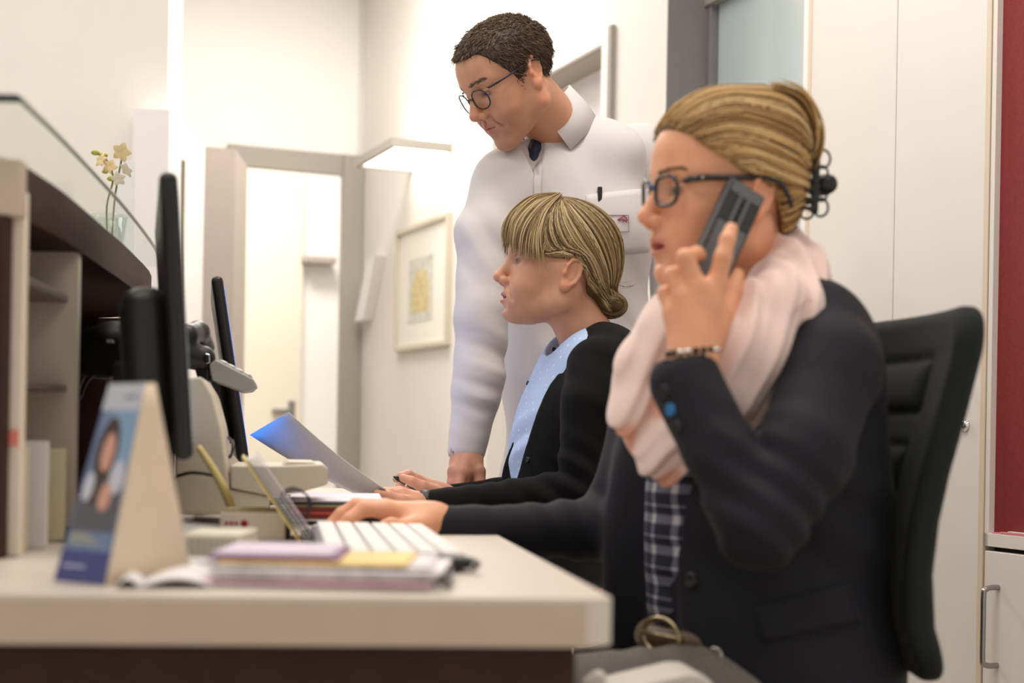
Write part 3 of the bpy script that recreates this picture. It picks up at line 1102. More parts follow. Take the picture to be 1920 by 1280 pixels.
o = quad_prism('beige_box', [(205, 706), (288, 704), (288, 900), (205, 900)], 2.05, 2.25, M_BEIGEP, None, bev=0.003)
for v in o.data.vertices:
    if v.co.z < 0.80:
        v.co.z = ZD + 0.001
setp(o, 'beige box under the black device behind the tent card', 'box')

# ---- orchid in a vase on the counter behind the glass
oc = empty('orchid', tuple(P(205, 420, 2.35)), 'pale yellow orchid sprays in a clear vase on the counter', 'flower')
zc2 = ZC + 0.06
vb = P(205, 420, 2.42)
vb[2] = zc2
MV = Matrix.Translation((float(vb[0]), float(vb[1]), zc2))
lathe('vase', [(0.03, 0.0), (0.031, 0.004), (0.026, 0.03), (0.030, 0.075), (0.034, 0.08), (0.030, 0.081), (0.022, 0.03), (0.018, 0.01)], M_GLASS, oc, MV)
M_STEM = mat('stem_green', (0.16, 0.20, 0.06), 0.5)
M_PET = mat('petal_cream', (0.78, 0.62, 0.34), 0.6, noise=0.12, nscale=90)
M_PETP = mat('petal_pale', (0.80, 0.70, 0.58), 0.6, noise=0.05, nscale=90)
M_BUD = mat('bud_green', (0.42, 0.40, 0.08), 0.5)
tube('stem', [vb + up(0, 0, 0.01), P(200, 390, 2.42), P(212, 335, 2.42), P(200, 300, 2.42), P(178, 286, 2.42)], 0.0016, M_STEM, oc, 6, cr=24)
tube('stem', [vb + up(0.004, 0, 0.01), P(214, 385, 2.43), P(222, 330, 2.43), P(230, 290, 2.43)], 0.0016, M_STEM, oc, 6, cr=24)


def petal_mesh(c, ax, side, L, W, th=0.0012):
    ax = ax / np.linalg.norm(ax)
    side = side - ax * (side @ ax)
    side /= np.linalg.norm(side)
    nn = np.cross(ax, side)
    bm_pts = []
    for t in np.linspace(0, 1, 7):
        w = W * math.sin(math.pi * min(1, 0.12 + t * 0.88)) ** 0.7
        for sgn in (-1, 0, 1):
            bm_pts.append(c + ax * L * t + side * w * sgn * 0.5 + nn * (0.25 * L * t * t - (0.08 * L if sgn == 0 else 0)))
    V, F = [], []
    for k in (0, 1):
        V += [q + nn * th * (k - 0.5) for q in bm_pts]
    for k in (0, 1):
        for i in range(6):
            for j in range(2):
                q = (k * 21 + i * 3 + j, k * 21 + i * 3 + j + 1, k * 21 + (i + 1) * 3 + j + 1, k * 21 + (i + 1) * 3 + j)
                F.append(q if k else q[::-1])
    return V, F


def flower(c, sz, m):
    a0 = random.random() * 6
    fl = None
    f = rng.normal(size=3)
    f[1] = -1.0
    f /= np.linalg.norm(f)
    e1_ = np.cross(f, (0, 0, 1))
    e1_ /= np.linalg.norm(e1_)
    e2_ = np.cross(e1_, f)
    for k in range(5):
        t = a0 + k * 1.2566
        ax = e1_ * math.cos(t) + e2_ * math.sin(t) + f * 0.25
        V, F = petal_mesh(c, ax, np.cross(ax, f), sz, sz * 0.75)
        mesh_np('petal', V, F, m, oc)


flower(P(228, 285, 2.42), 0.017, M_PET)
flower(P(237, 318, 2.42), 0.014, M_PETP)
flower(P(222, 335, 2.41), 0.013, M_PETP)
flower(P(190, 300, 2.41), 0.013, M_PET)
flower(P(206, 312, 2.42), 0.013, M_PET)
for a, b, r_ in ((179, 286, 0.0055), (194, 291, 0.0055), (197, 322, 0.004), (208, 335, 0.005)):
    bm = bmesh.new()
    bmesh.ops.create_icosphere(bm, subdivisions=2, radius=r_, matrix=Matrix.Translation(tuple(P(a, b, 2.42))) @ Matrix.Diagonal((1.4, 1, 0.9, 1)))
    bm_obj('bud', bm, M_BUD, oc, True)
# little white card stand beside the vase
cq = [P(243, 300, 2.5), P(252, 300, 2.55), P(252, 400, 2.55), P(243, 400, 2.5)]
o = box('card_holder', (float(P(215, 380, 2.62)[0]), 2.62, zc2), (float(P(251, 380, 2.62)[0]), 2.626, float(P(240, 300, 2.62)[2])), mat('white_card', (0.86, 0.85, 0.85), 0.4))
setp(o, 'small white card holder on the counter behind the orchid', 'card holder')

# ---- tent card in the foreground
tc_ = empty('tent_card', tuple(P(215, 1095, 1.26)), 'printed tent card with portrait photo on blue standing at front left', 'tent card')
A = [hitz(102, 1088, ZD + 0.001), hitz(197, 1097, ZD + 0.001), P(272, 718, 1.285), P(206, 720, 1.31)]
Bp = [A[1], hitz(331, 1088, ZD + 0.001) + up(0, 0.06, 0), P(291, 718, 1.30), A[2]]
sheet('card_front', A, mat('card_blue_grey', (0.16, 0.22, 0.36), 0.35, noise=0.12, nscale=25), tc_, 0.0008)
sheet('card_leg', Bp, mat('card_cream', (0.76, 0.62, 0.46), 0.6, noise=0.02), tc_, 0.0008)
nA = np.cross(A[1] - A[0], A[3] - A[0])
nA /= np.linalg.norm(nA)
if nA[1] > 0:
    nA = -nA


def on_card(u, v, o=0.0008):
    return (A[0] * (1 - u) + A[1] * u) * (1 - v) + (A[3] * (1 - u) + A[2] * u) * v + nA * o


def card_patch(name, uv, m, o):
    bm = bmesh.new()
    f0 = [bm.verts.new(on_card(u, v, o)) for u, v in uv]
    f1 = [bm.verts.new(on_card(u, v, o - 0.0003)) for u, v in uv]
    bm.faces.new(f0)
    n = len(uv)
    for i in range(n):
        bm.faces.new((f0[i], f1[i], f1[(i + 1) % n], f0[(i + 1) % n]))
    return bm_obj(name, bm, m, tc_)


def blob(cu, cv, ru, rv, n=20):
    return [(min(0.985, max(0.015, cu + ru * math.cos(t))), cv + rv * math.sin(t)) for t in np.linspace(0, 2 * math.pi, n, endpoint=False)]


card_patch('print_sky', [(0.35, 0.58), (1, 0.58), (1, 0.86), (0.35, 0.86)], mat('print_sky', (0.22, 0.34, 0.50), 0.4), 0.0009)
card_patch('print_header', [(0.0, 0.86), (1, 0.86), (1, 1), (0.0, 1)], mat('print_header', (0.50, 0.52, 0.58), 0.4), 0.0009)
card_patch('print_band', [(0, 0), (1, 0), (1, 0.155), (0, 0.155)], mat('print_band', (0.055, 0.06, 0.20), 0.4), 0.0010)
card_patch('print_coat', [(0.05, 0.25), (0.98, 0.25), (0.98, 0.45), (0.7, 0.55), (0.3, 0.55), (0.05, 0.45)], mat('print_coat', (0.10, 0.095, 0.11), 0.4), 0.0010)
card_patch('print_hair', blob(0.42, 0.66, 0.27, 0.165), mat('print_hair', (0.055, 0.03, 0.02), 0.4), 0.0011)
card_patch('print_hair_lock', blob(0.35, 0.52, 0.16, 0.14), MATS['print_hair'], 0.0012)
card_patch('print_shirt', blob(0.80, 0.52, 0.17, 0.085), mat('print_shirt', (0.55, 0.56, 0.64), 0.4), 0.00125)
card_patch('print_shirt', blob(0.20, 0.47, 0.12, 0.075), MATS['print_shirt'], 0.00125)
card_patch('print_face', blob(0.46, 0.645, 0.15, 0.10), mat('print_skin', (0.62, 0.33, 0.24), 0.4), 0.0013)
card_patch('print_hand', blob(0.62, 0.42, 0.14, 0.07), MATS['print_skin'], 0.0013)
for k in range(3):
    card_patch('print_line', [(0.08, 0.19 + 0.02 * k), (0.7 - 0.1 * k, 0.19 + 0.02 * k), (0.7 - 0.1 * k, 0.198 + 0.02 * k), (0.08, 0.198 + 0.02 * k)], mat('print_line', (0.5, 0.48, 0.3), 0.5), 0.0012)
card_patch('print_line', [(0.1, 0.07), (0.55, 0.07), (0.55, 0.085), (0.1, 0.085)], mat('print_lilac', (0.4, 0.4, 0.6), 0.5), 0.0012)
card_patch('print_line', [(0.55, 0.92), (0.9, 0.92), (0.9, 0.935), (0.55, 0.935)], mat('print_dark', (0.2, 0.2, 0.3), 0.5), 0.0012)

# ---- open brochure under the tent card
c0 = hitz(300, 1095, ZD)
br = empty('open_brochure', tuple(c0), 'white open brochure lying flat at the foot of the tent card', 'brochure')
for sgn in (0, 1):
    p0, p1, p2, p3 = [hitz(*q, ZD + 0.002) for q in (((215, 1100), (262, 1100), (285, 1068), (245, 1068)) if not sgn else ((262, 1100), (400, 1100), (405, 1068), (285, 1068)))]
    sheet('page', (p0, p1, p2, p3), M_PAPER, br, 0.002, bulge=0.007)

# ---- stack of magazines, papers
zz = ZD + 0.001
M_LIL = mat('lilac_paper', (0.60, 0.50, 0.62), 0.6, noise=0.05, nscale=30)
M_MAG1 = mat('magazine_print', (0.62, 0.58, 0.60), 0.45, noise=0.35, nscale=50)
M_MAGY = mat('magazine_yellow', (0.74, 0.52, 0.14), 0.5, noise=0.2, nscale=25)
M_MAGP = mat('magazine_pink', (0.72, 0.46, 0.52), 0.5, noise=0.15, nscale=25)
M_MAGV = mat('magazine_violet', (0.24, 0.10, 0.24), 0.5, noise=0.1, nscale=25)
M_DARKP = mat('dark_folder', (0.07, 0.065, 0.07), 0.5)
stackdef = [
    (-0.262, 1.235, 0.205, 0.135, 0.003, 0.02, M_PAPER, 'white magazine at the very bottom of the foreground stack'),
    (-0.268, 1.232, 0.20, 0.130, 0.0025, -0.03, M_MAGP, 'pink-covered magazine second from the bottom of the stack'),
    (-0.255, 1.240, 0.205, 0.130, 0.002, 0.03, M_DARKP, 'thin black folder low in the foreground stack'),
    (-0.262, 1.235, 0.20, 0.135, 0.004, 0.0, M_MAG1, 'grey printed magazine just above the black folder'),
    (-0.258, 1.240, 0.20, 0.130, 0.003, -0.02, M_PAPER, 'thick white catalogue in the middle of the stack'),
    (-0.262, 1.238, 0.195, 0.130, 0.0028, 0.02, M_MAG1, 'grey printed magazine above the white catalogue'),
    (-0.255, 1.240, 0.165, 0.125, 0.0022, -0.02, M_MAGY, 'yellow-covered magazine near the top of the stack'),
    (-0.265, 1.245, 0.115, 0.125, 0.003, 0.03, M_MAGV, 'violet leaflet second from the top of the stack'),
    (-0.262, 1.250, 0.105, 0.120, 0.003, 0.0, M_LIL, 'lilac leaflet on top of the foreground stack'),
]
for x, y, w, l, t, rz, mm, lab in stackdef:
    bm = bmesh.new()
    MS = Matrix.Translation((x, y, zz)) @ Matrix.Rotation(rz, 4, 'Z')
    add_box(bm, (0, 0, 0), (w, l, t), MS, 0.0008)
    setp(bm_obj('magazine', bm, mm), lab, 'magazine', 'foreground paper stack')
    zz += t + 0.0004
# separate small papers left of the stack
for i, (x, y, w, l, t, mm, lab) in enumerate(((-0.33, 1.36, 0.075, 0.17, 0.012, M_PAPER, 'white booklet left of the foreground magazine stack'),)):
    setp(box('booklet', (x, y, ZD + 0.001), (x + w, y + l, ZD + t), mm, bev=0.001), lab, 'booklet')

# ---- grey-beige adapter box with vent slots
vx = hitz(330, 1066, ZD)
ad = empty('vented_adapter', tuple(vx), 'flat beige box with a row of vent slots behind the tent card', 'box')
xA, yA = float(vx[0]), float(vx[1])
box('case', (xA, yA, ZD + 0.001), (xA + 0.062, yA + 0.10, ZD + 0.034), M_BEIGEP, ad, bev=0.002)
for k in range(9):
    box('vent_slot', (xA + 0.005 + k * 0.006, yA - 0.0006, ZD + 0.010), (xA + 0.0078 + k * 0.006, yA + 0.002, ZD + 0.030), mat('slot_grey', (0.25, 0.24, 0.2), 0.6), ad)

# ---- little carton with a red dot
cx0 = hitz(412, 1012, ZD)
sb = empty('small_carton', tuple(cx0), 'small cream carton with a red dot beside the monitor foot', 'carton')
MCB = frame((cx0[0], cx0[1] + 0.0, ZD + 0.001), (1, 0.03, 0))
box('carton_body', (0, 0, 0), (0.080, 0.06, 0.034), M_CREAMB, sb, MCB, bev=0.001)
lathe('red_dot', [(0.0045, 0), (0.0045, 0.0006)], mat('dot_red', (0.5, 0.02, 0.02), 0.5), sb, MCB @ Matrix.Translation((0.030, -0.0001, 0.020)) @ Matrix.Rotation(math.pi / 2, 4, 'X'), 16)
for k in range(3):
    box('red_mark', (0.006 + k * 0.006, -0.0006, 0.018), (0.010 + k * 0.006, 0.0, 0.022), MATS['dot_red'], sb, MCB)
box('carton_flap', (0.002, 0.002, 0.034), (0.078, 0.058, 0.037), mat('kraft_flap', (0.42, 0.30, 0.12), 0.6), sb, MCB, bev=0.0005)

# ---- upright spiral pad with yellow backing
rp = empty('spiral_pad', tuple(hitz(575, 1022, ZD)), 'tilted spiral pad with white pages and yellow backing behind the magazines', 'notepad')
b0_, b1_ = hitz(566, 1020, ZD + 0.001), hitz(606, 1022, ZD + 0.001)
t0_, t1_ = P(455, 857, b0_[1] + 0.03), P(486, 866, b0_[1] + 0.03)
back_ = up(-0.03, 0.16, 0)
sheet('yellow_back', (b0_, b0_ + back_, t0_ + back_, t0_), mat('yellow_card', (0.72, 0.58, 0.24), 0.6), rp, 0.003)
for k in range(4):
    f_ = 0.3 + 0.2 * k
    q0_, q1_ = b0_ * (1 - f_) + b1_ * f_, t0_ * (1 - f_) + t1_ * f_
    sheet('page', (q0_, q0_ + back_, q1_ + back_ + up(0, 0, 0.003 * k), q1_ + up(0, 0, 0.003 * k)), M_LIL if k == 3 else M_PAPER, rp, 0.0012)
for k in range(3):
    c_ = P(556, 950, b0_[1] + 0.03) + back_ * (0.1 + 0.3 * k)
    ring = [c_ + up(0.019 * math.cos(t), 0, 0.019 * math.sin(t)) for t in np.linspace(0, 2 * math.pi, 24, endpoint=False)]
    tube('ring', ring, 0.0011, M_BLACK, rp, 6, closed=True)
yr = tube('yellow_strap', [P(372, 838, 1.82), P(400, 880, 1.82), P(424, 925, 1.82), P(436, 958, 1.83)], [0.004, 0.005, 0.006, 0.006], MATS['yellow_card'], None, 8, cr=16)
setp(yr, 'yellow strap hanging down between monitor and carton', 'strap')

# ---- stack of coloured folders
zz = ZD + 0.001
fx, fy = hitz(560, 985, ZD)[:2]
for t, c, lab in ((0.004, (0.03, 0.03, 0.03), 'black folder at the bottom of the folder pile'), (0.004, (0.7, 0.68, 0.66), 'white folder near the bottom of the folder pile'),
                  (0.0055, (0.42, 0.07, 0.06), 'lowest red folder in the folder pile'), (0.0055, (0.50, 0.10, 0.08), 'middle red folder in the folder pile'),
                  (0.0055, (0.40, 0.07, 0.06), 'topmost red folder in the folder pile'), (0.004, (0.30, 0.33, 0.17), 'olive green folder near the top of the pile'),
                  (0.003, (0.05, 0.05, 0.05), 'thin black folder near the top of the pile'), (0.003, (0.66, 0.62, 0.70), 'lilac-white sheet on top of the folder pile')):
    mm = mat('folder_%d' % int(zz * 1e5), c, 0.5, noise=0.05)
    j = random.uniform(-0.006, 0.006)
    bm = bmesh.new()
    add_box(bm, (0, 0, 0), (0.14, 0.26, t - 0.0004), Matrix.Translation((fx + j - 0.02, fy + 0.02 + j, zz)) @ Matrix.Rotation(0.12 + j * 2, 4, 'Z'), 0.0006)
    setp(bm_obj('folder', bm, mm), lab, 'folder', 'coloured folder pile')
    zz += t

# ---- keyboard
kb0 = hitz(700, 1034, ZD + 0.01)
kbd = empty('computer_keyboard', tuple(kb0), 'black keyboard with white keys under the pointing hand', 'keyboard')
ky0, ky1 = 1.40, 1.82
kx_r = float(hitz(886, 1050, ZD + 0.012)[0])
MKB = frame((kx_r, ky0, ZD + 0.004), (DSL, 1.0, 0), (-1, DSL, 0), (0, 0, 1))
MKB = MKB @ Matrix.Rotation(math.radians(1.0), 4, 'X')
box('case', (0, 0, 0), (0.44, 0.15, 0.010), M_BLACK, kbd, MKB, bev=0.003)
M_KEY = mat('white_keycap', (0.78, 0.77, 0.73), 0.4)
keyme = None
for r_ in range(6):
    x = 0.008
    c_ = 0
    while x < 0.425:
        w = 0.019
        if r_ == 0 and 0.10 < x < 0.2:
            w = 0.11
        elif (r_ + c_) % 13 == 0:
            w = 0.028
        w = min(w, 0.432 - x)
        if w < 0.01:
            break
        bm = bmesh.new()
        vs = add_box(bm, (x, 0.008 + r_ * 0.0228, 0.009), (x + w - 0.002, 0.008 + r_ * 0.0228 + 0.0205, 0.0160), MKB, 0.0015, 1)
        bm_obj('key', bm, M_KEY, kbd)
        x += w
        c_ += 1
for k in range(2):
    box('foot', (0.02 + 0.36 * k, 0.01, -0.004), (0.05 + 0.36 * k, 0.025, 0.001), M_BLACKM, kbd, MKB)
tube('cable', [P(870, 1046, 1.43), P(890, 1052, 1.40), P(896, 1058, 1.385), P(884, 1068, 1.38)], 0.0028, M_BLACK, kbd, 8, cr=20)

# ---- white notepad between keyboard and carton, with small dark clip
w0 = hitz(640, 1008, ZD)
o = box('writing_pad', (float(w0[0]) - 0.05, float(w0[1]) - 0.02, ZD + 0.001), (float(w0[0]) + 0.006, float(w0[1]) + 0.10, ZD + 0.010), M_PAPER, None, bev=0.002)
setp(o, 'white writing pad left of the keyboard', 'notepad')

# ---- mouse
MO = P(712, 985, 1.95)
s = SDF()
mo_c = np.array([MO[0] + 0.004, 1.95, ZD + 0.016])
s.ell(mo_c, (0.055, 0.030, 0.020))
s.cut(lambda p: (ZD + 0.002 - p[:, 2]), mo_c, 0.08, 0.002)
ms = empty('computer_mouse', (float(mo_c[0]), 1.95, ZD), 'glossy black computer mouse under the hand of the phoning woman', 'mouse')
V, F = s.mesh(0.003)
mesh_np('mouse_shell', V, F, mat('gloss_black', (0.008, 0.008, 0.009), 0.15, coat=0.6), ms)
lathe('scroll_wheel', [(0.007, -0.003), (0.008, 0), (0.007, 0.003)], M_GREYPL, ms, Matrix.Translation((float(mo_c[0]) - 0.03, 1.95, ZD + 0.028)) @ Matrix.Rotation(math.pi / 2, 4, 'X'), 16)

# ================================================================== people
def rotm(yaw, pitch, roll):
    cy, sy = math.cos(yaw), math.sin(yaw)
    f, l, u = np.array([-cy, -sy, 0]), np.array([sy, -cy, 0]), np.array([0, 0, 1.0])
    cp, sp = math.cos(pitch), math.sin(pitch)
    f2, u2 = f * cp - u * sp, u * cp + f * sp
    cr, sr = math.cos(roll), math.sin(roll)
    return np.stack([f2, l * cr + u2 * sr, u2 * cr - l * sr], 1)


class Head:
    """head frame: x to the face, y to the person's left, z up, origin between the ears"""
    def __init__(self, O, yaw, pitch, roll, sc=1.0):
        self.O = np.asarray(O, float)
        self.R = rotm(math.radians(yaw), math.radians(pitch), math.radians(roll))
        self.sc = sc

    def __call__(self, *l):
        l = np.asarray(l if len(l) == 3 else l[0], float)
        return self.O + (l * self.sc) @ self.R.T

    def loc(self, p):
        return ((np.asarray(p, float) - self.O) @ self.R) / self.sc

    def M(self, l):
        return frame(self(l), self.R[:, 0], self.R[:, 1], self.R[:, 2])


def build_head(S, H, jaw=1.0, nose=1.0, lips=1.0, smile=0.0, mouth_open=0.0, brow=1.0, chin=0.0, lidcut=0.0045, male=False, ear_dz=0.0, crown=0.0, neck_to=None, neck_r=0.052):
    c = H.sc

    def E(l, r, k=0.0, mode='u', R=None):
        RR = H.R if R is None else H.R @ R
        S.ell(H(l), np.asarray(r) * c, RR, k * c, mode)

    def C(a, b, ra, rb, k=0.0, mode='u'):
        S.cone(H(a), H(b), ra * c, rb * c, k * c, mode)
    E((-0.004, 0, 0.046 - crown * 0.3), (0.094, 0.074, 0.083 - crown * 0.7))
    E((0.030, 0, 0.050 - crown * 0.3), (0.064, 0.064, 0.060 - crown * 0.7), 0.03)
    E((0.040, 0, -0.018), (0.050, 0.056 * jaw, 0.076), 0.03)
    for s in (-1, 1):
        C((0.000, s * 0.051 * jaw, -0.052), (0.066, s * 0.016 * jaw, -0.088 - chin), 0.016, 0.013, 0.030)
        C((0.000, s * 0.058, 0.0), (0.000, s * 0.052 * jaw, -0.050), 0.014, 0.015, 0.025)
        E((0.058, s * 0.040, -0.012), (0.022, 0.022, 0.020), 0.022)
        E((0.064, s * 0.030, -0.042), (0.020, 0.022, 0.026), 0.022)
        C((0.084, s * 0.010, 0.031), (0.066, s * 0.046, 0.031), 0.010 * brow, 0.009 * brow, 0.016)
    E((0.076, 0, -0.090 - chin), (0.015, 0.017 * jaw, 0.014), 0.016)
    E((0.074, 0, -0.054), (0.021, 0.027, 0.027), 0.020)
    for s in (-1, 1):
        E((0.099, s * 0.032, 0.012), (0.020, 0.017, 0.013), 0.012, 's')
    for s in (-1, 1):
        E((0.0735, s * 0.031, 0.0125), (0.0142, 0.0160, 0.0138), 0.005)
    # nose
    C((0.087, 0, 0.022), (0.1085, 0, -0.019), 0.0066, 0.0092 * nose, 0.012)
    E((0.1085, 0, -0.0225), (0.0100 * nose, 0.0095, 0.0088), 0.006)
    for s in (-1, 1):
        E((0.0965, s * 0.0118 * nose, -0.0275), (0.0105, 0.0066, 0.0078), 0.006)
    for s in (-1, 1):
        E((0.1015, s * 0.0058, -0.0362), (0.0058, 0.0030, 0.0050), 0.002, 's')
    # lips
    up_, lw = -0.0505, -0.0625 - 0.5 * mouth_open
    cz = 0.004 * smile
    for s in (-1, 1):
        C((0.0950, s * 0.004, up_), (0.0800, s * 0.0235, -0.0565 + cz), 0.0050 * lips, 0.0024, 0.004)
        C((0.0940, s * 0.003, lw), (0.0795, s * 0.0225, -0.0575 + cz - 0.3 * mouth_open), 0.0058 * lips, 0.0025, 0.004)
    E((0.098, 0, -0.0565 - 0.25 * mouth_open + cz * 0.3), (0.016, 0.023, 0.0010 + 0.5 * mouth_open), 0.003, 's')
    E((0.098, 0, -0.0412), (0.008, 0.0030, 0.008), 0.004, 's')
    E((0.096, 0, -0.0745), (0.010, 0.020, 0.0050), 0.010, 's')
    if smile:
        for s in (-1, 1):
            C((0.092, s * 0.020, -0.034), (0.082, s * 0.036, -0.060), 0.0022, 0.0016, 0.006, 's')
            E((0.062, s * 0.040, -0.034), (0.018, 0.018, 0.016), 0.018)
    # eye openings
    for s in (-1, 1):
        E((0.0905, s * 0.0315, 0.0085), (0.012, 0.0125, lidcut), 0.0008, 's')
        C((0.0865, s * 0.018, 0.0195), (0.080, s * 0.044, 0.0185), 0.0012, 0.0010, 0.003, 's')
    # ears
    for s in (-1, 1):
        y = s * 0.0725
        ra = math.radians(-16)
        Re = np.array([[math.cos(ra), 0, math.sin(ra)], [0, 1, 0], [-math.sin(ra), 0, math.cos(ra)]])
        a = s * math.radians(18)
        Rz = np.array([[math.cos(a), -math.sin(a), 0], [math.sin(a), math.cos(a), 0], [0, 0, 1]])
        RR = Rz @ Re
        o = np.array([-0.008, y, 0.004 + ear_dz])
        E(tuple(o), (0.0150, 0.0045, 0.0285), 0.008, 'u', RR)
        rim = [o + RR @ np.array([0.0145 * math.cos(t), s * 0.004, 0.004 + 0.025 * math.sin(t)]) for t in np.linspace(-0.3, math.pi + 1.15, 9)]
        rim = [np.array([q[0], q[1], q[2]]) for q in rim]
        rad = [0.0026, 0.0032, 0.0036, 0.0038, 0.0038, 0.0036, 0.0034, 0.0032, 0.003]
        for i in range(8):
            # front of the rim is towards the face
            q0, q1 = rim[i], rim[i + 1]
            C(tuple(q0), tuple(q1), rad[i], rad[i + 1], 0.0025)
        E(tuple(o + RR @ np.array([0.001, s * 0.002, -0.024])), (0.0085, 0.0050, 0.0090), 0.006)
        E(tuple(o + RR @ np.array([0.002, s * 0.0072, 0.003])), (0.0064, 0.0046, 0.0120), 0.003, 's')
        E(tuple(o + RR @ np.array([0.012, s * 0.002, -0.004])), (0.0040, 0.0040, 0.0060), 0.004)
    # neck
    if neck_to is not None:
        a = H(-0.022, 0, -0.045)
        S.cone(a, neck_to, neck_r * c * 0.97, neck_r * c * 1.08, 0.022)
        for s in (-1, 1):
            q = np.asarray(neck_to) + H.R[:, 1] * s * 0.012 + H.R[:, 0] * 0.045
            S.cone(H(-0.022, s * 0.050, -0.03), q, 0.012 * c, 0.010 * c, 0.02)


def face_colors(V, H, skin, lip, brow_c=None, stubble=0.0, blush=0.25):
    q = H.loc(V)
    C = np.tile(np.asarray(skin, float), (len(V), 1))
    x, y, z = q.T
    # warmer cheeks, nose, ears
    red = np.exp(-(((x - 0.075) / 0.03) ** 2 + ((np.abs(y) - 0.042) / 0.024) ** 2 + ((z + 0.02) / 0.022) ** 2)) * blush
    red += np.exp(-(((x - 0.112) / 0.014) ** 2 + (y / 0.016) ** 2 + ((z + 0.024) / 0.014) ** 2)) * blush * 1.2
    red += smoothstep(0.072, 0.082, np.abs(y)) * (np.abs(x + 0.005) < 0.04) * 0.5
    C *= 1 + np.clip(red, 0, 1)[:, None] * (np.array([0.10, -0.22, -0.22]))
    C *= (1 + 0.04 * vnoise(V * 220, 3))[:, None]
    if stubble:
        m = smoothstep(-0.030, -0.046, z) * smoothstep(0.0, 0.03, x) * smoothstep(-0.125, -0.095, z)
        C *= (1 - stubble * m)[:, None]
    lm = np.exp(-((np.abs(y) / 0.0235) ** 4)) * np.exp(-((((z + 0.0565) / 0.0095)) ** 4)) * smoothstep(0.078, 0.086, x)
    C = C * (1 - lm[:, None] * 0.85) + np.asarray(lip)[None] * lm[:, None] * 0.85
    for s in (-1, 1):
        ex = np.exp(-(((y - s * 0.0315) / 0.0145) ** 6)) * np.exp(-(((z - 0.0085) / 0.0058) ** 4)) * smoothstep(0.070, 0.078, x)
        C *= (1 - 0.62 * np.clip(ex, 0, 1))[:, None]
    return np.clip(C, 0.005, 1)


M_SKIN = mat('skin', (0.6, 0.32, 0.2), 0.46, spec=0.35, attr='Col', sss=0.12, bump=0.05, bscale=900)
M_HAIR = mat('hair_strands', (0.3, 0.2, 0.1), 0.52, spec=0.35, attr='Col')
M_EYEW = mat('eye_white', (0.72, 0.68, 0.64), 0.15)
M_IRIS = mat('eye_iris', (0.05, 0.05, 0.04), 0.1)


def eyes(H, parent, gaze=(1, 0, -0.15)):
    g = H.R @ (np.asarray(gaze, float) / np.linalg.norm(gaze))
    for s in (-1, 1):
        c = H(0.0735, s * 0.031, 0.0115)
        bm = bmesh.new()
        bmesh.ops.create_uvsphere(bm, u_segments=24, v_segments=16, radius=0.0124 * H.sc, matrix=Matrix.Translation(tuple(c)))
        me = bpy.data.meshes.new('eye')
        for f in bm.faces:
            d = np.array(f.calc_center_median()) - c
            f.smooth = True
            f.material_index = 1 if d @ g / np.linalg.norm(d) > 0.88 else 0
        bm.to_mesh(me)
        bm.free()
        link('eye', me, [M_EYEW, M_IRIS], parent)


def brow_strands(H, S, parent, col, dz=0.0, n=110, thick=1.0):
    paths, rads, cols = [], [], []
    for s in (-1, 1):
        for i in range(n):
            t = rng.random()
            y = s * (0.012 + 0.036 * t)
            z = 0.0305 + 0.005 * math.sin(t * 2.4) + rng.normal() * 0.0016 * thick + dz
            L = 0.007 + 0.004 * rng.random()
            p = [H(0.1 - 0.02 * t, y, z), H(0.1 - 0.02 * t, y + s * L * 0.5, z + 0.0014 * (1 - 1.5 * t)), H(0.1 - 0.02 * t, y + s * L, z + 0.001 * (1 - 3 * t))]
            paths.append(p)
            rads.append([0.0005 * thick, 0.00045 * thick, 0.0002])
            cols.append(np.asarray(col) * rng.uniform(0.7, 1.3))
    paths = np.array(paths)
    sh = paths.shape
    pr = S.project(paths.reshape(-1, 3), 4, 0.0004).reshape(sh)
    return tubes_mesh('eyebrow', pr, np.array(rads), np.array(cols), M_HAIR, parent, 3)


def guide_strands(H, S, guides, n, K, jit, rad, cols, off=(0.0, 0.002), lens=(0.8, 1.0), wob=0.0, start=(0.0, 0.05), tight=None):
    """strands blended between neighbouring guide lines, laid on the hair volume S"""
    G = [smooth_path(np.array(g), K) for g in guides]
    G = np.array(G)
    P_, R_, C_ = [], [], []
    m = len(G) - 1
    cols = [np.asarray(c, float) for c in cols]
    for i in range(n):
        t = rng.random() * m
        k = min(int(t), m - 1)
        u = t - k
        g = G[k] * (1 - u) + G[k + 1] * u
        a = rng.uniform(*start)
        b = rng.uniform(*lens)
        tt = np.linspace(a, b, K) * (K - 1)
        i0 = np.clip(tt.astype(int), 0, K - 2)
        f = (tt - i0)[:, None]
        q = g[i0] * (1 - f) + g[i0 + 1] * f
        q = q + rng.normal(size=3) * jit + (np.sin(np.linspace(0, rng.uniform(2, 6), K) + rng.random() * 6)[:, None] * rng.normal(size=3) * wob)
        P_.append(H(q))
        r = rad * rng.uniform(0.5, 1.5)
        prof = np.minimum(1, np.minimum(np.linspace(0.25, 3, K), np.linspace(4, 0.2, K)))
        R_.append(r * prof)
        # clumped colours: noise over guide position
        cn = 0.5 + 0.5 * math.sin(t * 9.0 + 2.3 * math.sin(t * 23)) * 0.7 + rng.normal() * 0.25
        x = min(max(cn, 0), 0.999) * (len(cols) - 1)
        j = int(x)
        C_.append(cols[j] * (1 - (x - j)) + cols[min(j + 1, len(cols) - 1)] * (x - j))
    P_ = np.array(P_)
    sh = P_.shape
    o = rng.uniform(off[0], off[1], size=n)
    flat = P_.reshape(-1, 3)
    if S is not None:
        offs = np.repeat(o, K)
        p = flat.astype(np.float32)
        for _ in range(4):
            f = S(p) - offs
            g = S.grad(p, 0.001)
            n2 = (g * g).sum(1) + 1e-3
            p = p - np.clip(f / n2, -0.012, 0.012)[:, None] * g
        flat = p
    return flat.reshape(sh), np.array(R_), np.array(C_)


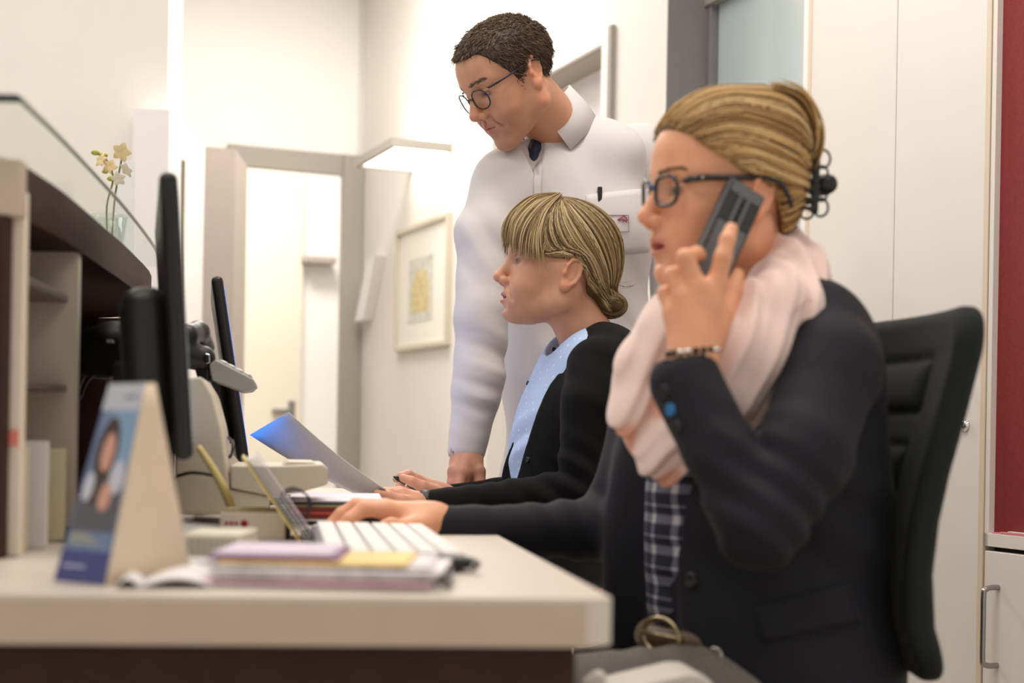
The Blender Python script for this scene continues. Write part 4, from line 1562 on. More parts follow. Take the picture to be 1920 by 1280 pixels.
def mir(gs):
    return [[(x, -y, z) for x, y, z in g] for g in gs]


def join_strands(name, L, parent):
    return tubes_mesh(name, np.concatenate([a for a, b, c in L]), np.concatenate([b for a, b, c in L]), np.concatenate([c for a, b, c in L]), M_HAIR, parent, 4)


def sdf_ray(S, px, py, d0, d1):
    """where the camera-side ray through a photo point meets a surface"""
    ds = np.linspace(d0, d1, 900)
    r = ray(px, py)
    pts = np.array([0, 0, CAMZ]) + ds[:, None] * r
    f = S(pts)
    k = np.argmax(f < 0)
    if not (f < 0).any():
        k = int(np.argmin(f))
    p = pts[k]
    g = S.grad(p[None])[0]
    return p, g / (np.linalg.norm(g) + 1e-9)


def surf_sheet(name, S, poly, d0, d1, m, parent, off=0.003, nu=14, nv=8, thick=0.002):
    """cloth piece lying on a surface: four photo corners a,b,c,d"""
    a, b, c, d = [np.array(q, float) for q in poly]
    pts = []
    for i in range(nu + 1):
        for j in range(nv + 1):
            u, v = i / nu, j / nv
            q = (a * (1 - u) + b * u) * (1 - v) + (d * (1 - u) + c * u) * v
            p, n = sdf_ray(S, q[0], q[1], d0, d1)
            pts.append((p + n * off, n))
    V = [p for p, n in pts] + [p - n * thick for p, n in pts]
    F = []
    n1 = (nu + 1) * (nv + 1)
    ix = lambda i, j, s: s * n1 + i * (nv + 1) + j
    for i in range(nu):
        for j in range(nv):
            F.append((ix(i, j, 0), ix(i + 1, j, 0), ix(i + 1, j + 1, 0), ix(i, j + 1, 0)))
            F.append((ix(i, j, 1), ix(i, j + 1, 1), ix(i + 1, j + 1, 1), ix(i + 1, j, 1)))
    for i in range(nu):
        F.append((ix(i, 0, 0), ix(i, 0, 1), ix(i + 1, 0, 1), ix(i + 1, 0, 0)))
        F.append((ix(i, nv, 0), ix(i + 1, nv, 0), ix(i + 1, nv, 1), ix(i, nv, 1)))
    for j in range(nv):
        F.append((ix(0, j, 0), ix(0, j + 1, 0), ix(0, j + 1, 1), ix(0, j, 1)))
        F.append((ix(nu, j, 0), ix(nu, j, 1), ix(nu, j + 1, 1), ix(nu, j + 1, 0)))
    o = mesh_np(name, V, F, m, parent, smooth=True)
    return o


def button(name, S, px, py, d0, d1, r, m, parent, h=0.003):
    p, n = sdf_ray(S, px, py, d0, d1)
    t = np.cross(n, (0.3, 0.2, 0.9))
    M = frame(p, t, np.cross(n, t), n)
    return lathe(name, [(r * 0.9, -0.004), (r, 0.0), (r, h * 0.6), (r * 0.8, h), (r * 0.55, h * 0.7), (r * 0.1, h * 0.65)], m, parent, M, 20)


def ripple(c, R, dirv, wl, amp, seed=0, bend=0.6):
    """cloth folds: wavy ridges across a direction, fading out from c"""
    c = np.asarray(c, np.float32)
    dv = np.asarray(dirv, np.float32)
    dv = dv / np.linalg.norm(dv)

    def fn(p):
        q = p - c
        w = np.exp(-((q * q).sum(1)) / (0.42 * R) ** 2)
        ph = q @ dv * (2 * np.pi / wl) + bend * 2.5 * vnoise(p * (3.0 / R), seed)
        s = np.sin(ph)
        return amp * w * (np.abs(s) ** 1.3 * np.sign(s)) * (0.6 + 0.4 * vnoise(p * (4.0 / R), seed + 5))
    return fn, c, R


def glasses(H, parent, mframe, lw, lh, fr=0.0018, x0=0.094, z0=0.010, gap=0.0085, sq=2.6, temple_r=0.002, ear_x=-0.012, templ_z=0.020, name='glasses', hinge_y=0.068, wrap=0.012):
    g = empty(name, H.O)
    g.parent = parent
    g.location = Vector(tuple(H.O)) - Vector(parent.location)
    for s in (-1, 1):
        cy = s * (gap + lw)
        ring = []
        for t in np.linspace(0, 2 * np.pi, 40, endpoint=False):
            ct, st = math.cos(t), math.sin(t)
            yy = lw * math.copysign(abs(ct) ** (2 / sq), ct)
            zz = lh * math.copysign(abs(st) ** (2 / sq), st)
            ytot = cy + yy
            xx = x0 - wrap * (abs(ytot) / 0.06) ** 2 + 0.0015 * st
            ring.append(H(xx, ytot, z0 + zz))
        V, F = tube_np(ring, fr, 8, True)
        mesh_np('rim', V, np.array([f for f in F]), mframe, g)
        cen = np.mean(ring, 0)
        bm = bmesh.new()
        nn = H.R[:, 0] * 0.0006
        v0 = [bm.verts.new(q + nn) for q in ring]
        v1 = [bm.verts.new(q - nn) for q in ring]
        bm.faces.new(v0)
        for q_ in v1:
            bm.verts.remove(q_)
        bm_obj('lens', bm, M_LENS, g)
        pts = [H(x0 - wrap * 1.6, s * (gap + 2 * lw - 0.002), templ_z - 0.002), H(x0 - wrap * 1.9 - 0.006, s * hinge_y, templ_z), H(0.045, s * (hinge_y + 0.006), templ_z + 0.002), H(ear_x, s * 0.0795, templ_z + 0.004), H(ear_x - 0.022, s * 0.0785, templ_z - 0.012), H(ear_x - 0.03, s * 0.076, templ_z - 0.028)]
        tube('temple', pts, [temple_r, temple_r * 1.2, temple_r * 1.1, temple_r, temple_r * 0.9, temple_r * 0.8], mframe, g, 8, cr=28)
    tube('bridge', [H(x0 - 0.001, gap, z0 + 0.004), H(x0 + 0.003, 0, z0 + 0.007), H(x0 - 0.001, -gap, z0 + 0.004)], fr, mframe, g, 8, cr=10)
    return g

# ------------------------------------------------------------------ WOMAN ON THE PHONE
HP = Head((0.2650, 1.785, 1.1690), 17, 0.0, -3.0, 1.0)
pw = empty('person', (0.36, 1.80, 0.0), 'woman in navy blazer and pink scarf seated, holding a phone to her ear', 'person')
SKP = (0.78, 0.385, 0.225)
S = SDF()
neckb = P(1425, 590, 1.80)
build_head(S, HP, jaw=1.0, mouth_open=0.006, lips=1.05, neck_to=neckb, neck_r=0.050)
Vh, Fh = S.mesh(0.0019)
SPH = S
colH = face_colors(Vh, HP, SKP, (0.50, 0.13, 0.12))
# hands
Sh = SDF()


def finger(S, pts, rads, k=0.006):
    S.chain([P(*q) for q in pts], rads, k=k, kin=0.002)


wr = P(1300, 668, 1.60)
mc = [(1343, 533, 1.612), (1308, 540, 1.600), (1282, 560, 1.603), (1262, 590, 1.615)]
S = Sh
S.cone(P(1306, 735, 1.60), wr, 0.027, 0.024)
for i, q in enumerate(mc):
    S.cone(wr, P(*q), 0.021 - 0.001 * i, 0.0125 - 0.0006 * i, 0.016)
S.ell(P(1305, 600, 1.612), (0.031, 0.017, 0.040), k=0.012)
finger(S, [mc[0], (1356, 482, 1.606), (1364, 450, 1.612), (1371, 430, 1.620)], [0.0112, 0.0098, 0.0088, 0.0078])
finger(S, [mc[1], (1285, 483, 1.598), (1306, 476, 1.640), (1330, 490, 1.665)], [0.0112, 0.0098, 0.0088, 0.0075])
finger(S, [mc[2], (1260, 516, 1.610), (1283, 505, 1.655), (1312, 512, 1.680)], [0.0106, 0.0094, 0.0085, 0.0072])
finger(S, [mc[3], (1247, 550, 1.625), (1268, 535, 1.665), (1296, 538, 1.690)], [0.0096, 0.0084, 0.0074, 0.0064])
finger(S, [(1325, 640, 1.615), (1356, 590, 1.628), (1374, 548, 1.645), (1381, 516, 1.660)], [0.0170, 0.0135, 0.0110, 0.0090], 0.014)
# hand on the mouse
w2 = P(812, 978, 1.935)
S.cone(P(870, 988, 1.94), w2, 0.0235, 0.0205)
k2 = [(722, 956, 1.905), (722, 952, 1.935), (730, 956, 1.965), (742, 963, 1.990)]
for i, q in enumerate(k2):
    S.cone(w2, P(*q), 0.0195 - 0.001 * i, 0.0125 - 0.0006 * i, 0.018)
S.ell(P(765, 970, 1.945), (0.040, 0.034, 0.016), k=0.012)
finger(S, [k2[0], (682, 954, 1.895), (655, 974, 1.885), (632, 996, 1.880)], [0.0118, 0.0104, 0.0092, 0.0078])
finger(S, [k2[1], (668, 948, 1.930), (640, 964, 1.925), (618, 984, 1.920)], [0.0118, 0.0104, 0.0092, 0.0078])
finger(S, [k2[2], (680, 948, 1.970), (655, 964, 1.970), (640, 980, 1.970)], [0.011, 0.0098, 0.0086, 0.0074])
finger(S, [k2[3], (706, 958, 2.005), (688, 970, 2.005), (672, 982, 2.005)], [0.0098, 0.0086, 0.0076, 0.0066])
finger(S, [(792, 985, 1.905), (756, 992, 1.880), (734, 986, 1.870), (722, 986, 1.868)], [0.0175, 0.0135, 0.0112, 0.0088], 0.016)
Vn, Fn = S.mesh(0.0021)
# hidden trunk that joins head and hands under the clothes
S = SDF()
S.chain([neckb, P(1430, 700, 1.80), P(1440, 900, 1.80), P(1445, 1120, 1.80), P(1450, 1290, 1.80)], [0.052, 0.09, 0.10, 0.10, 0.10], kin=0.03)
S.chain([P(1430, 660, 1.80), P(1540, 640, 1.70), P(1505, 850, 1.565), P(1415, 985, 1.535), P(1306, 730, 1.60)], [0.05, 0.04, 0.034, 0.030, 0.024], k=0.02)
S.chain([P(1430, 660, 1.80), P(1295, 710, 1.95), P(1225, 805, 2.0), P(1160, 985, 2.015), P(860, 988, 1.94)], [0.05, 0.04, 0.036, 0.022, 0.018], k=0.02)
Vt, Ft = S.mesh(0.009)
V = np.concatenate([Vh, Vn, Vt])
F = np.concatenate([Fh, Fn + len(Vh), Ft + len(Vh) + len(Vn)])
cN = np.tile(np.array(SKP), (len(Vn), 1)) * (1 + 0.05 * vnoise(Vn * 160, 8))[:, None]
cT = np.tile(np.array(SKP), (len(Vt), 1))
mesh_np('body', V, F, M_SKIN, pw, cols=np.concatenate([colH, cN, cT]))
eyes(HP, pw, (1, -0.1, -0.1))
brow_strands(HP, SPH, pw, (0.26, 0.14, 0.07), n=80, thick=0.7)

# hair
SH_ = SDF()
c = 1.0
SH_.ell(HP(0.001, 0, 0.053), (0.100, 0.083, 0.090), HP.R)
SH_.ell(HP(-0.042, 0, 0.085), (0.054, 0.062, 0.060), HP.R, k=0.02)
SH_.ell(HP(-0.052, 0, 0.010), (0.042, 0.056, 0.060), HP.R, k=0.02)


def hairline(H, z1, x1, s1, z2, x2, s2, ymul=0.0, front=0.0):
    def fn(p):
        q = H.loc(p)
        zl = np.minimum(z1 + s1 * (q[:, 0] - x1), z2 + s2 * (q[:, 0] - x2)) - ymul * np.abs(q[:, 1])
        zl = zl + front * smoothstep(0.076, 0.050, np.abs(q[:, 1])) * smoothstep(0.02, 0.06, q[:, 0])
        return (zl - q[:, 2]) * 0.8
    return fn


SH_.cut(hairline(HP, 0.090, 0.095, 0.56, 0.020, -0.03, 1.7, 0.10), HP.O, 0.3, 0.006)
Vb, Fb = SH_.mesh(0.0035)
HC = [(0.11, 0.058, 0.022), (0.30, 0.165, 0.058), (0.52, 0.315, 0.115), (0.68, 0.44, 0.18), (0.80, 0.58, 0.31)]
Cb = np.tile(np.array((0.20, 0.115, 0.042)), (len(Vb), 1))
hb = mesh_np('hair', Vb, Fb, M_HAIR, pw, cols=Cb)
gP = [
    [(.096, 0, .094), (.055, 0, .140), (-.01, 0, .150), (-.07, 0, .138), (-.112, 0, .085), (-.113, 0, .04)],
    [(.093, .028, .090), (.045, .045, .128), (-.01, .052, .135), (-.065, .047, .118), (-.108, .025, .075), (-.113, .01, .035)],
    [(.085, .048, .078), (.035, .068, .096), (-.02, .077, .09), (-.07, .060, .075), (-.106, .03, .052), (-.112, .01, .03)],
    [(.072, .060, .058), (.025, .078, .062), (-.03, .080, .052), (-.075, .062, .043), (-.104, .03, .036), (-.110, .01, .025)],
    [(.048, .071, .042), (.0, .080, .036), (-.04, .078, .026), (-.08, .058, .022), (-.102, .03, .022), (-.108, .01, .018)],
    [(-.030, .068, -.022), (-.05, .062, -.012), (-.072, .052, .0), (-.088, .036, .01), (-.10, .02, .012), (-.106, .008, .012)],
    [(-.05, .040, -.045), (-.07, .034, -.030), (-.088, .026, -.012), (-.098, .018, .0), (-.103, .01, .006), (-.106, .0, .008)],
]
gP = [[(x_ * 0.88 if x_ < 0 else x_, y_, z_) for x_, y_, z_ in g_] for g_ in gP]
L = []
for gg in (gP, mir(gP)):
    L.append(guide_strands(HP, SH_, gg[:5], 620, 16, 0.0022, 0.00125, HC, (-0.001, 0.0045), (0.75, 1.0), 0.0012, (0.0, 0.10)))
    L.append(guide_strands(HP, SH_, gg[4:], 170, 16, 0.002, 0.0012, HC[:4], (-0.001, 0.003), (0.7, 1.0), 0.001, (0.0, 0.2)))
# raised twist of hair above the clip
tw = [[(-.045, y, .150), (-.085, y * 1.1, .140), (-.112, y, .110), (-.118, y * 0.8, .075), (-.108, y * .5, .045)] for y in (-0.045, -0.02, 0.0, 0.02, 0.045)]
tw = [[(x_ * 0.88 + 0.002, y_, z_ - 0.004) for x_, y_, z_ in g_] for g_ in tw]
L.append(guide_strands(HP, None, tw, 260, 16, 0.003, 0.0013, HC, (0, 0.002), (0.8, 1.0), 0.0015))
join_strands('hair_strands', L, pw)

# claw clip
cl = empty('hair_clip', HP(-0.12, 0, 0.03))
cl.parent = pw
cl.location = Vector(tuple(HP(-0.12, 0, 0.03))) - Vector(pw.location)
for s in (-1, 1):
    box('jaw_bar', (-0.005, s * 0.026 - 0.0025, -0.040), (0.005, s * 0.026 + 0.0025, 0.040), M_BLACK, cl, HP.M((-0.108, 0, 0.034)), bev=0.0015)
    for k in range(7):
        z = 0.034 - 0.036 + k * 0.012
        tp = SH_.project(np.array([HP(-0.098, s * 0.034, z), HP(-0.088, s * 0.045, z - 0.002), HP(-0.076, s * 0.056, z - 0.003)]), 4, 0.0045)
        tube('tooth', [HP(-0.108, s * 0.026, z)] + list(tp), [0.0030, 0.0028, 0.0024, 0.0010], M_BLACK, cl, 6, cr=12)
    for z0_, r_ in ((0.064, 0.0115), (0.046, 0.009), (0.020, 0.009), (0.003, 0.0115)):
        ring = [HP(-0.121 + r_ * 0.95 * math.cos(t), s * 0.018, z0_ + r_ * math.sin(t)) for t in np.linspace(0, 2 * np.pi, 18, endpoint=False)]
        tube('curl', ring, 0.0017, M_BLACK, cl, 6, closed=True)
lathe('spring_knob', [(0.004, -0.022), (0.0115, -0.021), (0.0135, -0.012), (0.0135, 0.012), (0.0115, 0.021), (0.004, 0.022)], M_BLACK, cl, frame(HP(-0.131, 0, 0.033), HP.R[:, 0], HP.R[:, 2], -HP.R[:, 1]), 20)

M_GLF = mat('dark_acetate', (0.014, 0.012, 0.013), 0.25, coat=0.4)
gl = glasses(HP, pw, M_GLF, 0.0225, 0.0175, 0.0024, 0.101, 0.008, 0.0085, 3.0, 0.0036, -0.02, 0.021)
M_BLUE = mat('blue_acetate', (0.02, 0.10, 0.30), 0.3)
tube('bridge_accent', [HP(0.101, 0.009, 0.014), HP(0.1045, 0, 0.017), HP(0.101, -0.009, 0.014)], 0.0024, M_BLUE, gl, 8, cr=8)
lathe('hinge_stud', [(0.0018, 0), (0.0018, 0.001)], M_CHROME, gl, frame(HP(0.068, 0.0735, 0.0215), HP.R[:, 0], HP.R[:, 2] * -1, HP.R[:, 1]), 10)

# blazer
TY = math.radians(24)
TR = np.stack([[-math.cos(TY), -math.sin(TY), 0], [math.sin(TY), -math.cos(TY), 0], [0, 0, 1]], 1)
SJ = SDF()
SJ.ell(P(1452, 1270, 1.80), (0.150, 0.178, 0.17), TR)
SJ.ell(P(1450, 1080, 1.80), (0.140, 0.160, 0.18), TR, k=0.06)
SJ.ell(P(1448, 880, 1.80), (0.126, 0.172, 0.17), TR, k=0.06)
SJ.ell(P(1462, 690, 1.80), (0.098, 0.165, 0.115), TR, k=0.05)
SJ.chain([P(1520, 614, 1.70), P(1556, 692, 1.635), P(1506, 850, 1.565), P(1424, 982, 1.535)], [0.058, 0.056, 0.051, 0.049], k=0.03, kin=0.02)
SJ.chain([P(1424, 982, 1.535), P(1352, 850, 1.555), P(1286, 718, 1.59)], [0.046, 0.039, 0.041], k=0.012, kin=0.01)
# far sleeve and far front of the blazer
SJ.chain([P(1300, 700, 1.95), P(1225, 800, 2.0), P(1165, 960, 2.02)], [0.06, 0.058, 0.052], k=0.03, kin=0.02)
SJ.chain([P(1150, 990, 2.01), P(1000, 994, 1.97), P(826, 985, 1.935)], [0.050, 0.036, 0.0275], k=0.012, kin=0.01)
SJ.ell(P(1205, 1040, 1.93), (0.055, 0.055, 0.20), TR, k=0.04)
# cuffs are open tubes
SJ.cone(P(1276, 660, 1.595), P(1293, 730, 1.587), 0.030, 0.028, mode='s', k=0.003)
SJ.cone(P(800, 984, 1.93), P(840, 986, 1.938), 0.0205, 0.0195, mode='s', k=0.003)
uF = TR[:, 0]
# opening at the front where the shirt shows
SJ.chain([P(1285, 690, 1.74), P(1226, 900, 1.735), P(1216, 1080, 1.735), P(1228, 1290, 1.73)], [0.075, 0.038, 0.031, 0.038], mode='s', k=0.012, kin=0.01)
SJ.cut(lambda p: (p[:, 2] - (P(1500, 520, 1.8)[2])), P(1450, 600, 1.8), 0.3, 0.01)
# folds
SJ.disp(*ripple(P(1420, 930, 1.55), 0.17, (0.6, 0.2, 0.8), 0.036, 0.0085, 1))
SJ.disp(*ripple(P(1540, 760, 1.62), 0.20, (0.35, 0.0, 0.95), 0.052, 0.0070, 2))
SJ.disp(*ripple(P(1320, 790, 1.57), 0.14, (0.3, 0.1, 0.9), 0.045, 0.0025, 3))
SJ.disp(*ripple(P(1080, 980, 2.0), 0.2, (0.9, 0.1, 0.3), 0.045, 0.0045, 4))
SJ.disp(*ripple(P(930, 985, 1.96), 0.16, (0.95, 0, 0.2), 0.06, 0.0025, 5))
SJ.disp(*ripple(P(1560, 1000, 1.68), 0.25, (0.5, 0, 0.8), 0.07, 0.0065, 6))
SJ.disp(*ripple(P(1500, 1180, 1.64), 0.25, (0.8, 0, 0.5), 0.09, 0.0035, 7))
Vj, Fj = SJ.mesh(0.0042)
M_NAVY = mat('navy_wool', (0.0135, 0.0135, 0.019), 0.72, spec=0.25, noise=0.12, nscale=300, bump=0.25, bscale=900, sheen=0.05)
mesh_np('blazer', Vj, Fj, M_NAVY, pw)
M_NAVY2 = mat('navy_button', (0.010, 0.010, 0.013), 0.3)
surf_sheet('pocket_flap', SJ, [(1414, 1140), (1590, 1092), (1612, 1165), (1428, 1203)], 1.4, 1.9, M_NAVY, pw, 0.0045)
button('cuff_button', SJ, 1247, 733, 1.4, 1.8, 0.0075, M_NAVY2, pw)
button('cuff_button', SJ, 1258, 768, 1.4, 1.8, 0.0075, mat('blue_button', (0.02, 0.16, 0.38), 0.3), pw)
button('cuff_button', SJ, 1271, 798, 1.4, 1.8, 0.0075, M_NAVY2, pw)
button('front_button', SJ, 1297, 1088, 1.4, 1.9, 0.010, mat('horn_button', (0.03, 0.028, 0.028), 0.3), pw, 0.004)
button('front_button', SJ, 1343, 1228, 1.4, 1.9, 0.0105, mat('pewter', (0.5, 0.48, 0.46), 0.3, metal=1.0), pw, 0.005)
# lapel seam along the near front edge
# shirt
SS = SDF()
SS.ell(P(1392, 860, 1.82), (0.119, 0.114, 0.20), TR)
SS.ell(P(1376, 1080, 1.825), (0.115, 0.101, 0.20), TR, k=0.05)
SS.disp(*ripple(P(1235, 980, 1.72), 0.16, (0.3, 0, 0.95), 0.055, 0.006, 11))
SS.disp(*ripple(P(1240, 1120, 1.72), 0.16, (0.2, 0, 0.95), 0.05, 0.006, 12))
Vs, Fs = SS.mesh(0.005)


def plaid_mat():
    m = bpy.data.materials.new('plaid_cotton')
    m.use_nodes = True
    nt = m.node_tree
    b = nt.nodes['Principled BSDF']
    b.inputs['Roughness'].default_value = 0.8
    tc = nt.nodes.new('ShaderNodeTexCoord')
    sp = nt.nodes.new('ShaderNodeSeparateXYZ')
    nt.links.new(tc.outputs['Object'], sp.inputs[0])

    def stripes(sock, freq, thr, ph):
        mm = nt.nodes.new('ShaderNodeMath')
        mm.operation = 'MULTIPLY_ADD'
        nt.links.new(sock, mm.inputs[0])
        mm.inputs[1].default_value = freq
        mm.inputs[2].default_value = ph
        fr = nt.nodes.new('ShaderNodeMath')
        fr.operation = 'FRACT'
        nt.links.new(mm.outputs[0], fr.inputs[0])
        lt = nt.nodes.new('ShaderNodeMath')
        lt.operation = 'LESS_THAN'
        nt.links.new(fr.outputs[0], lt.inputs[0])
        lt.inputs[1].default_value = thr
        return lt.outputs[0]
    a1 = nt.nodes.new('ShaderNodeMath')
    a1.operation = 'ADD'
    nt.links.new(stripes(sp.outputs[2], 26, 0.30, 0), a1.inputs[0])
    nt.links.new(stripes(sp.outputs[1], 28, 0.22, 0.3), a1.inputs[1])
    a2 = nt.nodes.new('ShaderNodeMath')
    a2.operation = 'ADD'
    nt.links.new(a1.outputs[0], a2.inputs[0])
    nt.links.new(stripes(sp.outputs[2], 26, 0.07, 0.45), a2.inputs[1])
    a3 = nt.nodes.new('ShaderNodeMath')
    a3.operation = 'MULTIPLY'
    nt.links.new(a2.outputs[0], a3.inputs[0])
    a3.inputs[1].default_value = 0.5
    cr = nt.nodes.new('ShaderNodeValToRGB')
    cr.color_ramp.elements[0].color = (0.012, 0.013, 0.03, 1)
    cr.color_ramp.elements[1].color = (0.62, 0.60, 0.64, 1)
    e = cr.color_ramp.elements.new(0.5)
    e.color = (0.16, 0.16, 0.22, 1)
    nt.links.new(a3.outputs[0], cr.inputs[0])
    nt.links.new(cr.outputs[0], b.inputs['Base Color'])
    return m


mesh_np('shirt', Vs, Fs, plaid_mat(), pw)
# trousers, belt, buckle
ST = SDF()
ST.ell(P(1425, 1285, 1.80), (0.135, 0.16, 0.10), TR)
ST.chain([P(1400, 1330, 1.72), P(1080, 1345, 1.66)], [0.085, 0.074], k=0.04)
ST.chain([P(1380, 1330, 1.92), P(1060, 1340, 1.95)], [0.085, 0.074], k=0.04)
ST.disp(*ripple(P(1250, 1240, 1.68), 0.14, (0.9, 0.1, 0.4), 0.04, 0.0045, 21))
Vq, Fq = ST.mesh(0.006)
mesh_np('trousers', Vq, Fq, mat('grey_denim', (0.16, 0.145, 0.13), 0.8, noise=0.15, nscale=200), pw)
bel = []
for t in np.linspace(0, 2 * math.pi, 40, endpoint=False):
    bel.append(P(1385, 1192, 1.80) + TR @ np.array([0.119 * math.cos(t), 0.105 * math.sin(t), 0]))
SB = SDF()
for i in range(40):
    SB.cone(bel[i], bel[(i + 1) % 40], 0.016, 0.016, flat=((0, 0, 1), 0.9))
Vv, Fv = SB.mesh(0.006)
mesh_np('belt', Vv, Fv, mat('brown_leather', (0.10, 0.065, 0.03), 0.5, noise=0.3, nscale=60), pw)
bc, bn = sdf_ray(SB, 1245, 1195, 1.4, 1.9)
bs = np.cross((0, 0, 1), bn)
bs /= np.linalg.norm(bs)
ring = [bc + bn * 0.006 + bs * 0.030 * math.cos(t) + up(0, 0, 0.021) * math.sin(t) for t in np.linspace(0, 2 * np.pi, 28, endpoint=False)]
tube('buckle', ring, 0.0035, mat('brass', (0.45, 0.36, 0.22), 0.35, metal=1.0), pw, 8, closed=True)
tube('buckle_pin', [bc + bn * 0.008 + bs * 0.03, bc + bn * 0.009 - bs * 0.03], 0.0025, MATS['brass'], pw, 8)

# scarf
SC_ = SDF()
sc_r = [0.036, 0.043, 0.047, 0.048, 0.044]
SC_.chain([P(1455, 480, 1.82), P(1482, 532, 1.74), P(1456, 592, 1.665), P(1410, 660, 1.650), P(1365, 730, 1.655)], sc_r, kin=0.01, flat=((0.5, -0.1, 0.85), 0.9))
SC_.chain([P(1455, 480, 1.82), P(1415, 500, 1.885), P(1330, 570, 1.88), P(1255, 620, 1.80)], [0.036, 0.038, 0.04, 0.042], k=0.01, kin=0.01)
SC_.chain([P(1340, 590, 1.70), P(1265, 625, 1.735), P(1222, 690, 1.745), P(1215, 770, 1.735), P(1240, 862, 1.705)], [0.036, 0.046, 0.046, 0.042, 0.024], k=0.015, kin=0.012)
SC_.chain([P(1365, 730, 1.655), P(1310, 800, 1.675), P(1255, 850, 1.70)], [0.04, 0.035, 0.028], k=0.015, kin=0.01)


def scarf_folds(p):
    w = vnoise(p * 11, 31)
    w2 = vnoise(p * 30, 33)
    s = p @ np.array([0.86, 0.30, -0.36], np.float32)
    a = np.sin(s * 2 * np.pi / 0.034 + 3.0 * w)
    b = np.sin(s * 2 * np.pi / 0.015 + 3.5 * w + 1.2 * w2)
    return 0.0042 * np.sign(a) * np.abs(a) ** 1.4 + 0.0022 * b + 0.004 * w


SC_.disp(scarf_folds, P(1350, 650, 1.72), 0.5)
Vx, Fx = SC_.mesh(0.0032)
q = Vx
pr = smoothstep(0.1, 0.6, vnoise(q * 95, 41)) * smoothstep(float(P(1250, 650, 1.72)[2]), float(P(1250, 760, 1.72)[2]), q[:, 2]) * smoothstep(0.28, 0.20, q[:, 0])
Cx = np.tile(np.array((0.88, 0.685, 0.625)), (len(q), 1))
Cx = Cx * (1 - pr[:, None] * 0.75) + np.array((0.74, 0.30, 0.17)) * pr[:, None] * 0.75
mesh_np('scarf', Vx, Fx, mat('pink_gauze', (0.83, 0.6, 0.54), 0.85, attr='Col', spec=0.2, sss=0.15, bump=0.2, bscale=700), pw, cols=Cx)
# fringe on the scarf edge
fp, fr_, fc = [], [], []
for k in range(26):
    t = k / 25
    a, n = sdf_ray(SC_, 1532 - 75 * t, 540 + 62 * t, 1.5, 1.9)
    b = a + up(0.006, -0.002, -0.007) + rng.normal(size=3) * 0.0015
    fp.append([a - n * 0.002, (a + b) / 2, b])
    fr_.append([0.0006, 0.0006, 0.0003])
    fc.append((0.75, 0.55, 0.50))
tubes_mesh('scarf_fringe', np.array(fp), np.array(fr_), np.array(fc), MATS['pink_gauze'], pw, 3)

# bracelet
bw = empty('bracelet', P(1298, 658, 1.60))
bw.parent = pw
bw.location = Vector(tuple(P(1298, 658, 1.60))) - Vector(pw.location)
bc_ = P(1299, 660, 1.60)
ax_ = P(1306, 735, 1.60) - wr
ax_ /= np.linalg.norm(ax_)
e1b = np.cross(ax_, (0, 1, 0))
e1b /= np.linalg.norm(e1b)
e2b = np.cross(ax_, e1b)
for k in range(20):
    t = 2 * math.pi * k / 20
    c_ = bc_ + (e1b * math.cos(t) + e2b * math.sin(t)) * 0.0275
    bm = bmesh.new()
    bmesh.ops.create_uvsphere(bm, u_segments=10, v_segments=8, radius=0.0042, matrix=Matrix.Translation(tuple(c_)))
    bm_obj('bead', bm, M_CHROME if k % 5 in (1, 2) else M_BLACK, bw, True)

# handset
hs = empty('cordless_phone', P(1372, 440, 1.655), 'grey cordless phone pressed to the ear of the woman in navy', 'phone')
pa, pb = P(1407, 350, 1.672), P(1328, 524, 1.640)
ez_ = (pa - pb)
Lp = np.linalg.norm(ez_)
ez_ /= Lp
ex_ = P(1441, 366, 1.678) - P(1373, 342, 1.664)
ex_ -= ez_ * (ex_ @ ez_)
ex_ /= np.linalg.norm(ex_)
MP = frame(pb - ez_ * 0.02, ex_, np.cross(ez_, ex_), ez_)
LL = Lp + 0.02
M_PHB = mat('phone_dark_grey', (0.028, 0.03, 0.034), 0.4)
M_PHG = mat('phone_mid_grey', (0.145, 0.15, 0.155), 0.35, metal=0.3)
box('phone_body', (-0.0250, 0.0, 0), (0.0235, 0.022, LL), M_PHB, hs, MP, bev=0.004, seg=3)
box('top_plate', (-0.0205, -0.0012, LL - 0.017), (0.0205, 0.001, LL - 0.003), M_PHG, hs, MP, bev=0.0006)
box('battery_cover', (-0.0195, -0.0012, 0.01), (0.0195, 0.001, LL - 0.056), M_PHG, hs, MP, bev=0.0006)
for s in (-1, 1):
    box('slot_rib', (s * 0.0055 - 0.0022, -0.0012, LL - 0.056), (s * 0.0055 + 0.0022, 0.001, LL - 0.017), M_PHG, hs, MP, bev=0.0004)
box('speaker_slot', (-0.0016, -0.0009, LL - 0.052), (0.0016, 0.001, LL - 0.022), M_BLACKM, hs, MP)

# office chair behind the woman on the phone
oc_ = empty('office_chair', (0.50, 1.80, 0.0), 'dark green-black office chair with ribbed backrest behind the phoning woman', 'chair')
M_CHAIR = mat('chair_fabric', (0.0135, 0.0165, 0.0145), 0.8, spec=0.2, noise=0.15, nscale=400, bump=0.25, bscale=1200, sheen=0.05)
yN = 1.62
nb = lambda px, py: P(px, py, yN)
wdir = np.array([-0.235, 0.97, 0])
wdir /= np.linalg.norm(wdir)
S = SDF()
zt_ = float(nb(1835, 590)[2])
outline = [(1838, 566), (1824, 660), (1793, 780), (1762, 890), (1742, 980), (1730, 1080), (1734, 1180), (1765, 1290)]
ctr = [nb(*q) for q in outline]
halfw = 0.235
nd = np.array([-wdir[1], wdir[0], 0])
zs_ = np.array([-q[2] for q in ctr])
xs_ = np.array([q[0] for q in ctr])
pads = []
for zpx0, zpx1, hw_ in ((674, 764, 0.135), (842, 928, 0.125), (1012, 1090, 0.115), (1150, 1220, 0.11)):
    pads.append((float(P(1690, zpx0, 1.68)[2]), float(P(1690, zpx1, 1.68)[2]), hw_))


